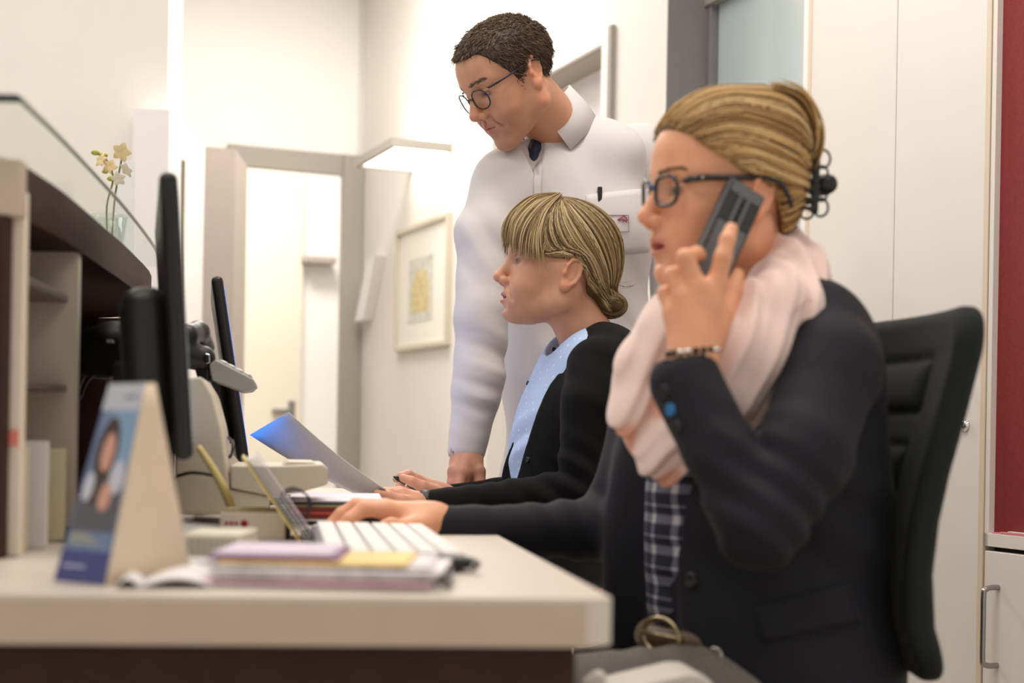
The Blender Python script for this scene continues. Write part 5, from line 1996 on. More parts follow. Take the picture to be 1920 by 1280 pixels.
def chair_fn(p):
    zc = np.clip(p[:, 2], -zs_[-1] if False else ctr[-1][2], ctr[0][2])
    xe = np.interp(-zc, zs_, xs_)
    q = p - np.stack([xe, np.full(len(p), yN), p[:, 2]], 1)
    w = q @ wdir
    n = q @ nd
    inset = (xs_[0] - xe) * 0.25
    s = (w - halfw) / halfw
    n0 = 0.004 - 0.045 * np.clip(1 - s * s, 0, 1)
    th = np.full(len(p), 0.020)
    for z1_, z0_, hw_ in pads:
        m = smoothstep(0.010, -0.022, np.abs(p[:, 2] - (z0_ + z1_) / 2) - (z1_ - z0_) / 2) * smoothstep(0.010, -0.028, np.abs(w - halfw) - hw_)
        edge = np.exp(-((np.maximum(np.abs(p[:, 2] - (z0_ + z1_) / 2) - (z1_ - z0_) / 2, np.abs(w - halfw) - hw_) - 0.004) / 0.006) ** 2)
        th = th + 0.006 * m - 0.0045 * edge
    rr = 0.016
    qq = np.stack([np.abs(w - halfw) - halfw + rr + 0.0, np.abs(n - n0) - th + rr, np.maximum(p[:, 2] - ctr[0][2], ctr[-1][2] - p[:, 2]) + rr], 1)
    # rounded upper corners
    cr_ = 0.035
    a = np.stack([qq[:, 0] + cr_, qq[:, 2] + cr_], 1)
    c2 = np.sqrt((np.maximum(a, 0) ** 2).sum(1)) + np.minimum(a.max(1), 0) - cr_
    b2 = np.stack([c2, qq[:, 1]], 1)
    return (np.sqrt((np.maximum(b2, 0) ** 2).sum(1)) + np.minimum(b2.max(1), 0) - rr) * 0.8


cmid = (ctr[0] + ctr[-1]) / 2 + wdir * halfw
S._add('u', 0.0, chair_fn, cmid, 0.42)
V, F = S.mesh(0.005)
mesh_np('backrest', V, F, M_CHAIR, oc_)
S = SDF()
S.rbox((0.36, 1.80, 0.455), (0.24, 0.23, 0.035), None, 0.03)
V, F = S.mesh(0.008)
mesh_np('seat', V, F, M_CHAIR, oc_)
lathe('gas_column', [(0.028, 0.08), (0.028, 0.42)], M_STEEL, oc_, Matrix.Translation((0.36, 1.80, 0)), 20)
for k in range(5):
    t = 2 * math.pi * k / 5 + 0.3
    d_ = np.array([math.cos(t), math.sin(t), 0])
    b0c = np.array([0.36, 1.80, 0.09])
    tube('base_leg', [b0c, b0c + d_ * 0.28 + up(0, 0, -0.025)], [0.025, 0.016], M_BLACK, oc_, 8)
    lathe('castor', [(0.025, -0.02), (0.028, 0), (0.025, 0.02)], M_BLACK, oc_, Matrix.Translation(tuple(b0c + d_ * 0.28 + up(0, 0, -0.062))) @ Matrix.Rotation(t, 4, 'Z') @ Matrix.Rotation(math.pi / 2, 4, 'X'), 16)
# pale armrest pad at the bottom edge of the photo
quad_prism('armrest_pad', [(1150, 1296), (1180, 1288), (1290, 1262), (1318, 1264), (1340, 1284), (1350, 1310), (1150, 1310)], 1.45, 1.53, mat('armrest_pale', (0.66, 0.60, 0.53), 0.5), oc_, bev=0.004)
tube('armrest_post', [P(1290, 1310, 1.49), P(1340, 1500, 1.52), np.array([0.33, 1.62, 0.43])], 0.012, M_BLACK, oc_, 8)
S = SDF()
S.chain([P(1106, 1284, 1.44), P(1122, 1270, 1.44)], [0.009, 0.008])
V, F = S.mesh(0.003)
mesh_np('armrest_knob', V, F, MATS['armrest_pale'], oc_)

# ------------------------------------------------------------------ SECOND WOMAN, SEATED
HL = Head(P(1050, 518, 2.62), 7, -9.0, 0.0, 1.02)
lw_ = empty('person', (0.10, 2.66, 0.0), 'woman in black cardigan and light blue blouse seated, holding a sheet of paper', 'person')
SKL = (0.65, 0.345, 0.22)
S = SDF()
nkl = P(1112, 650, 2.63)
build_head(S, HL, ear_dz=-0.007, chin=-0.010, jaw=0.98, mouth_open=0.005, lips=0.95, smile=0.6, neck_to=nkl, neck_r=0.047, lidcut=0.0012)
S.ell(P(1095, 705, 2.63), (0.055, 0.10, 0.05), k=0.03)
Vh, Fh = S.mesh(0.0019)
SLH = S
colH = face_colors(Vh, HL, SKL, (0.48, 0.16, 0.14))
S = SDF()
wl_ = P(806, 944, 2.45)
S.cone(P(860, 947, 2.45), wl_, 0.020, 0.0175)
kl = [(752, 928, 2.425), (750, 924, 2.452), (756, 928, 2.478), (764, 934, 2.50)]
for i, q_ in enumerate(kl):
    S.cone(wl_, P(*q_), 0.0150, 0.0118 - 0.0005 * i, 0.007)
S.ell(P(772, 937, 2.46), (0.028, 0.032, 0.013), k=0.008)
finger(S, [kl[0], (728, 926, 2.415), (712, 934, 2.415), (704, 942, 2.415)], [0.0108, 0.0095, 0.0085, 0.0074])
finger(S, [kl[1], (722, 924, 2.45), (706, 930, 2.45), (698, 938, 2.45)], [0.0108, 0.0096, 0.0085, 0.0074])
finger(S, [kl[2], (728, 932, 2.485), (710, 938, 2.485), (700, 944, 2.485)], [0.0100, 0.009, 0.0080, 0.0070])
finger(S, [kl[3], (742, 940, 2.51), (728, 944, 2.51), (718, 948, 2.51)], [0.009, 0.0080, 0.0070, 0.0062])
finger(S, [(782, 946, 2.428), (752, 940, 2.40), (728, 930, 2.395), (708, 926, 2.40)], [0.0135, 0.0115, 0.0098, 0.0080], 0.010)
# right hand with pen
wr_ = P(828, 930, 2.74)
S.cone(P(880, 934, 2.75), wr_, 0.023, 0.020)
S.ell(P(800, 918, 2.735), (0.030, 0.026, 0.016), k=0.014)
kr = [(782, 900, 2.715), (786, 902, 2.74), (790, 908, 2.765), (796, 914, 2.785)]
for i, q_ in enumerate(kr):
    S.cone(wr_, P(*q_), 0.018, 0.0112 - 0.0005 * i, 0.014)
finger(S, [kr[0], (766, 890, 2.705), (752, 893, 2.70), (743, 898, 2.70)], [0.0108, 0.0094, 0.0082, 0.0070])
finger(S, [kr[1], (766, 896, 2.74), (754, 904, 2.735), (748, 912, 2.73)], [0.0106, 0.0094, 0.0082, 0.0070])
finger(S, [kr[2], (772, 906, 2.77), (762, 916, 2.765), (760, 926, 2.755)], [0.010, 0.009, 0.0080, 0.0070])
finger(S, [kr[3], (782, 914, 2.795), (774, 924, 2.79), (772, 932, 2.785)], [0.009, 0.008, 0.007, 0.006])
finger(S, [(818, 924, 2.705), (792, 912, 2.685), (772, 902, 2.68), (756, 896, 2.685)], [0.014, 0.0112, 0.0095, 0.0078], 0.012)
Vn, Fn = S.mesh(0.0022)
S = SDF()
S.chain([nkl, P(1095, 760, 2.63), P(1085, 900, 2.64), P(1090, 1040, 2.64)], [0.05, 0.08, 0.09, 0.10], kin=0.03)
S.chain([P(1105, 690, 2.62), P(1125, 700, 2.48), P(1090, 930, 2.44), P(850, 946, 2.45)], [0.045, 0.036, 0.03, 0.022], k=0.02)
S.chain([P(1105, 690, 2.62), P(1080, 720, 2.78), P(1010, 930, 2.80), P(870, 933, 2.75)], [0.045, 0.036, 0.03, 0.021], k=0.02)
Vt, Ft = S.mesh(0.009)
cN = np.tile(np.array((0.62, 0.31, 0.20)), (len(Vn), 1)) * (1 + 0.05 * vnoise(Vn * 160, 9))[:, None]
mesh_np('body', np.concatenate([Vh, Vn, Vt]), np.concatenate([Fh, Fn + len(Vh), Ft + len(Vh) + len(Vn)]), M_SKIN, lw_, cols=np.concatenate([colH, cN, np.tile(np.array(SKL), (len(Vt), 1))]))
eyes(HL, lw_, (1, 0, -0.3))

SHL = SDF()
SHL.ell(HL(0.000, 0, 0.052), (0.107, 0.083, 0.090), HL.R)
SHL.ell(HL(-0.055, 0, 0.015), (0.050, 0.058, 0.055), HL.R, k=0.02)
SHL.cut(hairline(HL, 0.016, 0.09, -0.12, 0.030, -0.028, 3.0, 0.0, 0.05), HL.O, 0.3, 0.006)
SHL.cut(lambda p: (-0.058 - HL.loc(p)[:, 2]) * 0.9, HL.O, 0.3, 0.006)
SHL.ell(HL(-0.098, 0, -0.034), (0.030, 0.045, 0.022), HL.R, k=0.012)
Vb, Fb = SHL.mesh(0.0035)
HCL = [(0.075, 0.045, 0.020), (0.16, 0.10, 0.042), (0.29, 0.195, 0.085), (0.42, 0.30, 0.145), (0.60, 0.47, 0.27)]
mesh_np('hair', Vb, Fb, M_HAIR, lw_, cols=np.tile(np.array((0.13, 0.08, 0.034)), (len(Vb), 1)))
fL = [
    [(.030, 0, .143), (.074, 0, .130), (.104, 0, .10), (.114, 0, .072), (.114, 0, .044)],
    [(.030, .018, .142), (.072, .028, .125), (.099, .036, .090), (.106, .040, .060), (.103, .044, .026)],
    [(.028, .028, .141), (.058, .050, .112), (.080, .062, .074), (.086, .066, .042), (.082, .070, .008)],
    [(.026, .03, .140), (.050, .062, .100), (.056, .077, .060), (.052, .080, .030), (.046, .080, .012)],
]
bL = [
    [(.022, 0, .145), (-.03, 0, .146), (-.08, 0, .118), (-.106, 0, .06), (-.108, 0, .0), (-.112, 0, -.02)],
    [(.025, .022, .143), (-.015, .05, .132), (-.06, .060, .098), (-.092, .050, .048), (-.100, .036, .0), (-.110, .02, -.022)],
    [(.028, .028, .141), (.008, .070, .105), (-.03, .083, .065), (-.066, .074, .022), (-.088, .054, -.012), (-.108, .03, -.028)],
    [(.028, .030, .140), (.030, .075, .090), (.005, .086, .046), (-.034, .084, .030), (-.070, .064, -.018), (-.104, .034, -.032)],
    [(.028, .030, .138), (.050, .074, .075), (.032, .086, .034), (-.006, .088, .037), (-.052, .076, .002), (-.100, .038, -.034)],
    [(.040, .060, .110), (.062, .077, .060), (.050, .083, .022), (.010, .087, .034), (-.044, .079, .004), (-.095, .040, -.040)],
    [(-.026, .083, .034), (-.036, .080, .014), (-.046, .075, -.008), (-.060, .063, -.030), (-.080, .047, -.046), (-.098, .030, -.052)],
]
L = []
for k_, (ff, bb) in enumerate(((fL, bL), (mir(fL), mir(bL)))):
    L.append(guide_strands(HL, SHL, bb, 1150 if k_ == 0 else 500, 16, 0.0016, 0.00105, HCL, (-0.0008, 0.0035), (0.85, 1.0), 0.0008, (0.0, 0.03)))
    L.append(guide_strands(HL, None, ff, 330 if k_ == 0 else 200, 16, 0.0020, 0.0010, HCL[1:], (0, 0.003), (0.80, 1.02), 0.0008, (0.0, 0.05)))
bun = []
for y_ in (-0.04, -0.02, 0.0, 0.02, 0.04):
    bun.append([(-.070, y_, -.010), (-.098, y_ * 1.15, -.010), (-.127, y_, -.022), (-.128, y_ * .9, -.045), (-.105, y_ * .8, -.058), (-.075, y_ * .8, -.052)])
L.append(guide_strands(HL, SHL, bun, 300, 16, 0.002, 0.0011, HCL[:4], (-0.001, 0.003), (0.8, 1.0), 0.001))
# a few loose hairs
L.append(guide_strands(HL, None, [[(.060, .060, .075), (.072, .070, .045), (.066, .076, .015), (.058, .078, -.012)], [(.040, .078, .05), (.044, .083, .03), (.040, .083, .01), (.030, .08, -.008)]], 8, 16, 0.002, 0.0005, HCL[2:], (0, 0), (0.9, 1.0), 0.001))
L.append(guide_strands(HL, None, [[(-.100, .03, .0), (-.115, .03, -.004), (-.125, .03, .0), (-.133, .03, .004)], [(-.10, -.02, .02), (-.118, -.02, .014), (-.13, -.02, .016), (-.135, -.02, .02)]], 6, 16, 0.002, 0.0003, HCL[:3], (0, 0), (0.9, 1.0), 0.001))
join_strands('hair_strands', L, lw_)

# blouse and cardigan
TYL = math.radians(14)
TRL = np.stack([[-math.cos(TYL), -math.sin(TYL), 0], [math.sin(TYL), -math.cos(TYL), 0], [0, 0, 1]], 1)
LEAN = 0.12
SBL = SDF()
SBL.ell(P(1078, 900, 2.64), (0.128, 0.150, 0.16), TRL)
SBL.ell(P(1082, 790, 2.64), (0.106, 0.155, 0.13), TRL, k=0.05)
SBL.ell(P(1100, 684, 2.63), (0.078, 0.145, 0.074), TRL, k=0.04)
SBL.cone(P(1070, 545, 2.615), P(1072, 650, 2.615), 0.056, 0.050, mode='s', k=0.006)
SBL.cut(lambda p: (p[:, 0] - float(P(1098, 640, 2.62)[0])) * 0.9, P(1090, 780, 2.62), 0.4, 0.004)
SBL.disp(*ripple(P(960, 830, 2.58), 0.16, (0.4, 0.6, 0.6), 0.05, 0.004, 51))
Vs, Fs = SBL.mesh(0.0045)


def dot_mat():
    m = bpy.data.materials.new('pale_blue_dotted_cotton')
    m.use_nodes = True
    nt = m.node_tree
    b = nt.nodes['Principled BSDF']
    b.inputs['Roughness'].default_value = 0.8
    tc = nt.nodes.new('ShaderNodeTexCoord')
    vo = nt.nodes.new('ShaderNodeTexVoronoi')
    vo.inputs['Scale'].default_value = 85
    vo.inputs['Randomness'].default_value = 0.35
    nt.links.new(tc.outputs['Object'], vo.inputs['Vector'])
    cr = nt.nodes.new('ShaderNodeValToRGB')
    cr.color_ramp.elements[0].position = 0.10
    cr.color_ramp.elements[0].color = (0.80, 0.86, 0.95, 1)
    cr.color_ramp.elements[1].position = 0.22
    cr.color_ramp.elements[1].color = (0.44, 0.57, 0.80, 1)
    nt.links.new(vo.outputs['Distance'], cr.inputs[0])
    nt.links.new(cr.outputs[0], b.inputs['Base Color'])
    return m


mesh_np('blouse', Vs, Fs, dot_mat(), lw_)
SCG = SDF()
SCG.ell(P(1080, 910, 2.64), (0.142, 0.172, 0.17), TRL)
SCG.ell(P(1086, 790, 2.64), (0.120, 0.172, 0.13), TRL, k=0.05)
SCG.ell(P(1120, 680, 2.63), (0.078, 0.158, 0.076), TRL, k=0.04)
SCG.chain([P(1118, 688, 2.49), P(1110, 760, 2.455), P(1098, 925, 2.435)], [0.052, 0.052, 0.050], k=0.025, kin=0.015)
SCG.chain([P(1098, 925, 2.435), P(960, 938, 2.44), P(818, 945, 2.45)], [0.047, 0.035, 0.0268], k=0.012, kin=0.01)
SCG.chain([P(1075, 720, 2.79), P(1020, 920, 2.81), P(930, 930, 2.78), P(838, 932, 2.745)], [0.052, 0.045, 0.034, 0.0245], k=0.025, kin=0.01)
SCG.cone(P(1066, 540, 2.615), P(1070, 645, 2.615), 0.058, 0.052, mode='s', k=0.006)
# open front
fw = TRL[:, 0]
SCG.chain([P(1056, 640, 2.585), P(974, 745, 2.565), P(922, 850, 2.56), P(890, 960, 2.56)], [0.042, 0.050, 0.056, 0.060], mode='s', k=0.006, kin=0.006)
SCG.chain([P(1030, 660, 2.66), P(950, 760, 2.66), P(900, 860, 2.67), P(870, 960, 2.67)], [0.05, 0.062, 0.070, 0.074], mode='s', k=0.006, kin=0.006)
SCG.cone(P(806, 945, 2.45), P(826, 945, 2.45), 0.0200, 0.0195, mode='s', k=0.002)
SCG.cone(P(824, 932, 2.742), P(848, 932, 2.747), 0.0185, 0.018, mode='s', k=0.002)
SCG.disp(*ripple(P(1070, 900, 2.43), 0.16, (0.5, 0, 0.85), 0.035, 0.0042, 61))
SCG.disp(*ripple(P(930, 940, 2.44), 0.2, (0.95, 0, 0.25), 0.035, 0.0022, 62))
SCG.disp(*ripple(P(1120, 740, 2.47), 0.16, (0.3, 0, 0.9), 0.05, 0.003, 63))
Vj, Fj = SCG.mesh(0.0042)
mesh_np('cardigan', Vj, Fj, mat('black_knit', (0.0065, 0.0065, 0.007), 0.85, spec=0.15, bump=0.3, bscale=1300, sheen=0.04), lw_)
for py_ in (862,):
    button('cardigan_button', SCG, 990, py_, 2.3, 2.8, 0.0055, M_NAVY2, lw_)
for a_, b_ in ((1038, 655), (990, 718)):
    button('blouse_button', SBL, a_, b_, 2.3, 2.8, 0.0045, mat('dark_button', (0.03, 0.04, 0.09), 0.4), lw_)
S = SDF()
S.ell(P(1100, 1010, 2.64), (0.14, 0.16, 0.08), TRL)
S.chain([P(1080, 1030, 2.56), P(800, 1040, 2.54)], [0.08, 0.07], k=0.03)
S.chain([P(1080, 1030, 2.74), P(800, 1040, 2.74)], [0.08, 0.07], k=0.03)
V, F = S.mesh(0.009)
mesh_np('trousers', V, F, mat('dark_trousers', (0.02, 0.02, 0.025), 0.8), lw_)
# smart watch
wc = P(799, 944, 2.452)
wax = P(860, 947, 2.45) - P(806, 944, 2.45)
wax /= np.linalg.norm(wax)
w1_ = np.cross(wax, (0, 1, 0))
w1_ /= np.linalg.norm(w1_)
w2_ = np.cross(wax, w1_)
wtc = empty('wrist_watch', wc)
wtc.parent = lw_
wtc.location = Vector(tuple(wc)) - Vector(lw_.location)
n_ = 28
bm = bmesh.new()
rings = []
for (ra_, off_) in ((0.0222, -0.011), (0.0240, -0.011), (0.0240, 0.011), (0.0222, 0.011)):
    rings.append([bm.verts.new(wc + wax * off_ + (w1_ * math.cos(t) + w2_ * math.sin(t)) * ra_) for t in np.linspace(0, 2 * math.pi, n_, endpoint=False)])
for i in range(4):
    for j in range(n_):
        bm.faces.new((rings[i][j], rings[i][(j + 1) % n_], rings[(i + 1) % 4][(j + 1) % n_], rings[(i + 1) % 4][j]))
bm_obj('strap', bm, mat('watch_strap', (0.035, 0.035, 0.038), 0.5), wtc, True)
nw = np.array([0, -0.55, -0.83])
nw -= wax * (nw @ wax)
nw /= np.linalg.norm(nw)
box('watch_case', (-0.014, -0.012, 0), (0.014, 0.012, 0.009), mat('watch_black', (0.006, 0.006, 0.007), 0.12, coat=0.8), wtc, frame(wc + nw * 0.0232, wax, np.cross(nw, wax), nw), bev=0.003, seg=3)
# pen in her right hand
pn_ = empty('pen', P(770, 910, 2.70), 'black ballpoint pen in the right hand of the woman in black', 'pen')
p0_, p1_ = P(738, 893, 2.685), P(803, 927, 2.705)
tube('barrel', [p0_ + (p1_ - p0_) * 0.12, p0_ + (p1_ - p0_) * 0.8], 0.0048, M_BLACK, pn_, 10)
tube('tip', [p0_, p0_ + (p1_ - p0_) * 0.12], [0.0014, 0.0046], M_BLACK, pn_, 10)
tube('band', [p0_ + (p1_ - p0_) * 0.36, p0_ + (p1_ - p0_) * 0.40], 0.0053, M_CHROME, pn_, 10)
tube('cap', [p0_ + (p1_ - p0_) * 0.8, p1_], [0.0048, 0.004], M_CHROME, pn_, 10)
# the sheet she holds
o = sheet('paper_sheet', [P(468, 815, 2.66), P(692, 938, 2.52), P(724, 918, 2.39), P(541, 772, 2.47)], M_PAPER, None, 0.0006, 12, 6, bulge=0.006, bdir=(0, 0, -1))
setp(o, 'white sheet of paper held by the woman in the black cardigan', 'paper')

# ------------------------------------------------------------------ MAN IN THE WHITE COAT
HM = Head((-0.0105, 2.892, 1.592), 28, 33.0, -3.0, 1.05)
mn = empty('person', (0.15, 3.10, 0.0), 'man in white coat and glasses standing, leaning forward with one hand on the desk', 'person')
SKM = (0.60, 0.305, 0.185)
S = SDF()
nkm = P(1062, 262, 3.03)
build_head(S, HM, crown=0.011, jaw=1.12, nose=1.12, lips=0.72, smile=1.0, brow=1.15, chin=0.004, lidcut=0.0026, male=True, neck_to=nkm, neck_r=0.055)
Vh, Fh = S.mesh(0.0020)
SMH = S
colH = face_colors(Vh, HM, SKM, (0.46, 0.17, 0.13), stubble=0.16, blush=0.3)
S = SDF()
wm = P(876, 858, 2.84)
S.cone(P(878, 800, 2.85), wm, 0.029, 0.027)
S.ell(P(872, 872, 2.83), (0.030, 0.024, 0.030), k=0.02)
km = [(852, 884, 2.80), (863, 888, 2.79), (872, 888, 2.80), (878, 884, 2.83)]
for i, q_ in enumerate(km):
    S.cone(wm, P(*q_), 0.021, 0.0128, 0.016)
finger(S, [km[0], (848, 910, 2.785), (850, 936, 2.775)], [0.0128, 0.0112, 0.0095])
finger(S, [km[1], (860, 915, 2.770), (862, 938, 2.755)], [0.0128, 0.0112, 0.0095])
finger(S, [km[2], (870, 915, 2.790), (872, 938, 2.775)], [0.0124, 0.0108, 0.0092])
finger(S, [km[3], (876, 912, 2.83), (880, 936, 2.82)], [0.0112, 0.0098, 0.0085])
finger(S, [(884, 862, 2.83), (897, 884, 2.81), (900, 908, 2.80), (896, 928, 2.79)], [0.0165, 0.0140, 0.0118, 0.0095], 0.014)
wm2 = P(1243, 822, 3.045)
S.cone(P(1244, 780, 3.05), wm2, 0.026, 0.024)
S.ell(P(1240, 850, 3.03), (0.030, 0.030, 0.036), k=0.016)
for i in range(4):
    x_ = 1222 + 12 * i
    finger(S, [(x_ + 2, 866, 3.02), (x_ - 2, 892, 3.0), (x_ - 4, 912, 2.985)], [0.0122, 0.0108, 0.0092])
finger(S, [(1258, 838, 3.02), (1268, 862, 3.0), (1266, 884, 2.985)], [0.0150, 0.0120, 0.0095], 0.012)
Vn, Fn = S.mesh(0.0024)
S = SDF()
S.chain([nkm, P(1070, 380, 3.06), P(1080, 600, 3.10), P(1090, 900, 3.15), P(1090, 1080, 3.18)], [0.058, 0.10, 0.10, 0.11, 0.11], kin=0.03)
S.chain([P(1060, 350, 3.06), P(940, 370, 2.955), P(902, 600, 2.885), P(878, 815, 2.85)], [0.05, 0.040, 0.032, 0.026], k=0.02)
S.chain([P(1070, 340, 3.06), P(1215, 320, 3.16), P(1262, 420, 3.15), P(1268, 600, 3.10), P(1244, 800, 3.05)], [0.05, 0.036, 0.034, 0.030, 0.024], k=0.02)
Vt, Ft = S.mesh(0.010)
cN = np.tile(np.array((0.50, 0.235, 0.15)), (len(Vn), 1)) * (1 + 0.06 * vnoise(Vn * 160, 10))[:, None]
mesh_np('body', np.concatenate([Vh, Vn, Vt]), np.concatenate([Fh, Fn + len(Vh), Ft + len(Vh) + len(Vn)]), M_SKIN, mn, cols=np.concatenate([colH, cN, np.tile(np.array(SKM), (len(Vt), 1))]))
eyes(HM, mn, (1, 0, -0.35))
brow_strands(HM, SMH, mn, (0.14, 0.085, 0.05), dz=0.001, n=90, thick=0.8)

SHM = SDF()
SHM.ell(HM(-0.004, 0, 0.0427), np.array((0.0980, 0.0795, 0.0800)) * HM.sc, HM.R)
SHM.ell(HM(0.030, 0, 0.0467), np.array((0.0670, 0.0685, 0.0565)) * HM.sc, HM.R, k=0.032)


def man_line(p):
    q = HM.loc(p)
    x, y, z = q.T
    ay = np.abs(y)
    # receding temples, sideburn, cut round the ear, short nape
    zl = np.interp(x, [-0.12, -0.075, -0.045, -0.030, -0.012, 0.004, 0.012, 0.026, 0.034, 0.050, 0.075, 0.10], [-0.055, -0.055, -0.040, 0.010, 0.034, 0.030, -0.016, -0.012, 0.018, 0.040, 0.074, 0.090])
    zl = zl + 0.012 * smoothstep(0.02, 0.045, ay) * smoothstep(0.045, 0.07, x)
    return (zl - z) * 0.75


SHM.cut(man_line, HM.O, 0.3, 0.004)
SHM.disp(lambda p: 0.0012 * vnoise(p * 260, 71), HM.O, 0.3)
Vb, Fb = SHM.mesh(0.0028)
HCM = [(0.045, 0.026, 0.014), (0.075, 0.045, 0.026), (0.12, 0.075, 0.045), (0.17, 0.115, 0.072)]
mesh_np('hair', Vb, Fb, M_HAIR, mn, cols=np.tile(np.array((0.045, 0.026, 0.015)), (len(Vb), 1)))
# short cropped strands all over the cap
NS = 8500
ok_ = np.where(man_line(Vb) < -0.0025)[0]
pick = ok_[rng.integers(0, len(ok_), NS)]
p0 = Vb[pick] + rng.normal(size=(NS, 3)) * 0.0015
g_ = SHM.grad(p0)
g_ /= np.linalg.norm(g_, axis=1)[:, None] + 1e-9
ql = HM.loc(p0)
flow_l = np.stack([np.where(ql[:, 2] > 0.085, 0.8, -0.5), ql[:, 1] * 3, np.where(ql[:, 2] > 0.085, -0.1, -0.9)], 1)
fl = flow_l @ HM.R.T
fl -= g_ * (fl * g_).sum(1)[:, None]
fl /= np.linalg.norm(fl, axis=1)[:, None] + 1e-9
Ls = rng.uniform(0.006, 0.013, NS)[:, None]
rise = rng.uniform(0.10, 0.45, NS)[:, None]
lat = np.cross(g_, fl) * rng.normal(size=(NS, 1)) * 0.35
st = np.stack([p0 - g_ * 0.001, p0 + (fl + lat) * Ls * 0.5 + g_ * Ls * rise * 0.6, p0 + (fl + lat) * Ls + g_ * Ls * rise], 1)
cc = np.array(HCM)[rng.integers(0, 4, NS)] * rng.uniform(1.0, 1.6, (NS, 1))
tubes_mesh('hair_strands', st, np.tile(np.array([[0.0007, 0.0006, 0.0002]]), (NS, 1)), cc, M_HAIR, mn, 3)
glasses(HM, mn, mat('thin_dark_frame', (0.010, 0.014, 0.022), 0.3), 0.0215, 0.0190, 0.0015, 0.103, 0.004, 0.0095, 2.3, 0.0017, -0.012, 0.020, hinge_y=0.071)

# white coat
TYM = math.radians(52)
TRM = np.stack([[-math.cos(TYM), -math.sin(TYM), 0], [math.sin(TYM), -math.cos(TYM), 0], [0, 0, 1]], 1)
SCO = SDF()
SCO.ell(P(1085, 960, 3.16), (0.150, 0.205, 0.30), TRM)
SCO.ell(P(1078, 660, 3.12), (0.145, 0.190, 0.24), TRM, k=0.08)
SCO.ell(P(1068, 440, 3.07), (0.135, 0.195, 0.19), TRM, k=0.08)
SCO.ell(P(1078, 298, 3.06), (0.095, 0.170, 0.090), TRM, k=0.06)
SCO.chain([P(1075, 285, 3.06), P(950, 345, 2.96), P(912, 440, 2.92), P(904, 590, 2.885), P(896, 720, 2.865), P(875, 842, 2.845)], [0.055, 0.066, 0.062, 0.054, 0.050, 0.0385], k=0.04, kin=0.02)
SCO.chain([P(1085, 280, 3.07), P(1205, 292, 3.16), P(1262, 400, 3.15), P(1268, 600, 3.10), P(1245, 790, 3.05)], [0.055, 0.066, 0.060, 0.054, 0.042], k=0.04, kin=0.02)
SCO.cone(P(874, 848, 2.845), P(872, 880, 2.84), 0.031, 0.031, mode='s', k=0.002)
SCO.ell(P(1000, 385, 2.99), (0.10, 0.075, 0.11), k=0.07)
# neck hole
SCO.chain([P(1000, 262, 2.93), P(1002, 330, 2.905)], [0.030, 0.006], mode='s', k=0.004)
SCO.cone(P(985, 150, 2.97), P(1052, 262, 3.035), 0.075, 0.056, mode='s', k=0.006)
SCO.disp(*ripple(P(892, 660, 2.83), 0.24, (0.25, 0.0, 0.95), 0.070, 0.0085, 81))
SCO.disp(*ripple(P(888, 765, 2.81), 0.10, (0.3, 0.0, 0.95), 0.045, 0.0040, 82))
SCO.disp(*ripple(P(905, 470, 2.87), 0.22, (0.9, 0, 0.45), 0.075, 0.0075, 83))
SCO.disp(*ripple(P(1100, 330, 2.95), 0.24, (0.95, 0, 0.3), 0.085, 0.0065, 84))
SCO.disp(*ripple(P(1190, 520, 2.98), 0.30, (0.75, 0, 0.65), 0.11, 0.0090, 85))
SCO.disp(*ripple(P(960, 640, 2.95), 0.26, (0.85, 0, 0.5), 0.085, 0.008, 86))
Vj, Fj = SCO.mesh(0.0048)
M_COAT = mat('white_coat_cotton', (0.66, 0.63, 0.62), 0.85, spec=0.2, bump=0.15, bscale=700)
mesh_np('coat', Vj, Fj, M_COAT, mn)
# stand-up collar: two wings round the neck, open in front
cax = np.array([-0.62, -0.18, 0.76])
cax /= np.linalg.norm(cax)
f_c = np.array([-math.cos(TYM), -math.sin(TYM), 0])
f_c -= cax * (f_c @ cax)
f_c /= np.linalg.norm(f_c)
l_c = np.cross(cax, f_c)
base_c = P(1040, 232, 3.02)
Vc, Fc = [], []
n_c = 40
angs = np.linspace(math.radians(24), math.radians(336), n_c + 1)
for t in angs:
    # angle measured from the front
    front = (1 + math.cos(t)) / 2
    hgt = 0.046 - 0.012 * front ** 2
    rr = 0.066 + 0.017 * front
    dr = f_c * math.cos(t) * rr * 1.10 + l_c * math.sin(t) * rr
    un = dr / np.linalg.norm(dr)
    bot = base_c + dr * 1.10 - cax * (0.030 + 0.030 * front)
    top = base_c + dr * (0.98 + 0.10 * front) + cax * hgt
    Vc += [bot, (bot + top) / 2 + un * 0.003, top, top - un * 0.0035, (bot + top) / 2 - un * 0.002, bot - un * 0.004]
for i in range(n_c):
    for j in range(6):
        j2 = (j + 1) % 6
        Fc.append((i * 6 + j, i * 6 + j2, (i + 1) * 6 + j2, (i + 1) * 6 + j))
mesh_np('collar', Vc, Fc, M_COAT, mn)
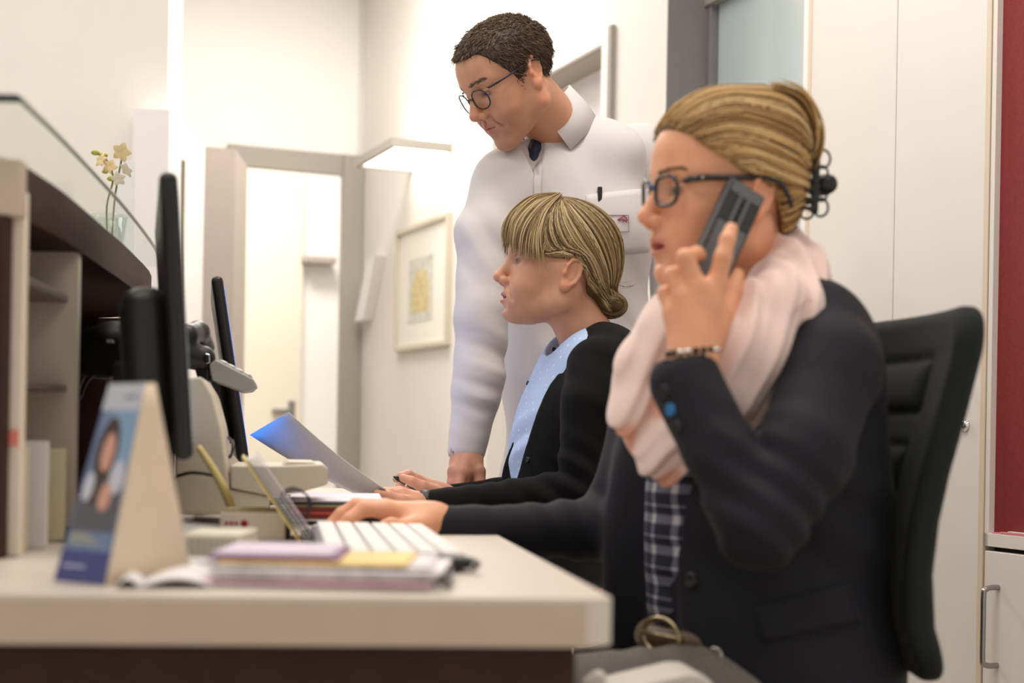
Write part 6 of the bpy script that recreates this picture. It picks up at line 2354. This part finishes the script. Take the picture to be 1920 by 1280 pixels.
# shirt front and tie in the collar gap
surf_sheet('placket', SCO, [(1000, 318), (1016, 300), (1010, 470), (1000, 470)], 2.6, 3.2, M_COAT, mn, 0.004, 4, 12)
SMS = SDF()
SMS.chain([P(1008, 262, 3.005), P(1004, 330, 2.985)], [0.036, 0.03])
V, F = SMS.mesh(0.004)
mesh_np('shirt', V, F, mat('pale_shirt', (0.62, 0.64, 0.70), 0.8), mn)
STI = SDF()
STI.chain([P(1005, 266, 2.968), P(1003, 281, 2.955), P(1001, 295, 2.948), P(1000, 330, 2.945)], [0.014, 0.0135, 0.011, 0.012], kin=0.004)
V, F = STI.mesh(0.0025)
mesh_np('tie', V, F, mat('navy_tie', (0.015, 0.022, 0.05), 0.6), mn)
# breast pocket with pen and stitched badge
surf_sheet('breast_pocket', SCO, [(1098, 366), (1222, 352), (1226, 470), (1104, 480)], 2.6, 3.3, M_COAT, mn, 0.0035, 12, 10)
pp, pn2 = sdf_ray(SCO, 1124, 366, 2.6, 3.3)
box('pocket_pen', (-0.0045, -0.004, -0.06), (0.0045, 0.004, 0.016), M_BLACK, mn, frame(pp + pn2 * 0.003, (1, 0.2, 0), None, (0, 0, 1)), bev=0.0015)
M_TAGL = mat('badge_outline', (0.34, 0.26, 0.29), 0.7)
M_TAGR = mat('badge_red', (0.42, 0.06, 0.09), 0.7)


def stitch(name, pts, r, m):
    q = []
    for a_, b_ in pts:
        p_, n_ = sdf_ray(SCO, a_, b_, 2.6, 3.3)
        q.append(p_ + n_ * 0.0052)
    return tube(name, q, r, m, mn, 5)


stitch('badge_line', [(1140, 404), (1158, 404), (1177, 404), (1177, 418), (1177, 434), (1160, 434), (1142, 434)], 0.0009, M_TAGL)
stitch('badge_roof', [(1157, 413), (1162, 410), (1168, 404), (1173, 410), (1175, 414)], 0.0012, M_TAGR)
stitch('badge_mark', [(1160, 414), (1166, 411), (1172, 414)], 0.0012, M_TAGR)
stitch('badge_mark', [(1166, 416), (1170, 413), (1174, 417)], 0.0010, M_TAGR)
# dark trousers and shoes below the coat
S = SDF()
for s in (-1, 1):
    hip = np.array([0.15 + s * 0.07, 3.16 + s * 0.06, 0.72])
    S.chain([hip, hip + up(-0.01, 0, -0.34), hip + up(0, 0.02, -0.64)], [0.085, 0.062, 0.05], k=0.02 if s > 0 else 0)
    S.ell(hip + up(-0.06, -0.05, -0.68), (0.11, 0.06, 0.04), k=0.02)
V, F = S.mesh(0.010)
mesh_np('trousers', V, F, MATS['dark_trousers'], mn)
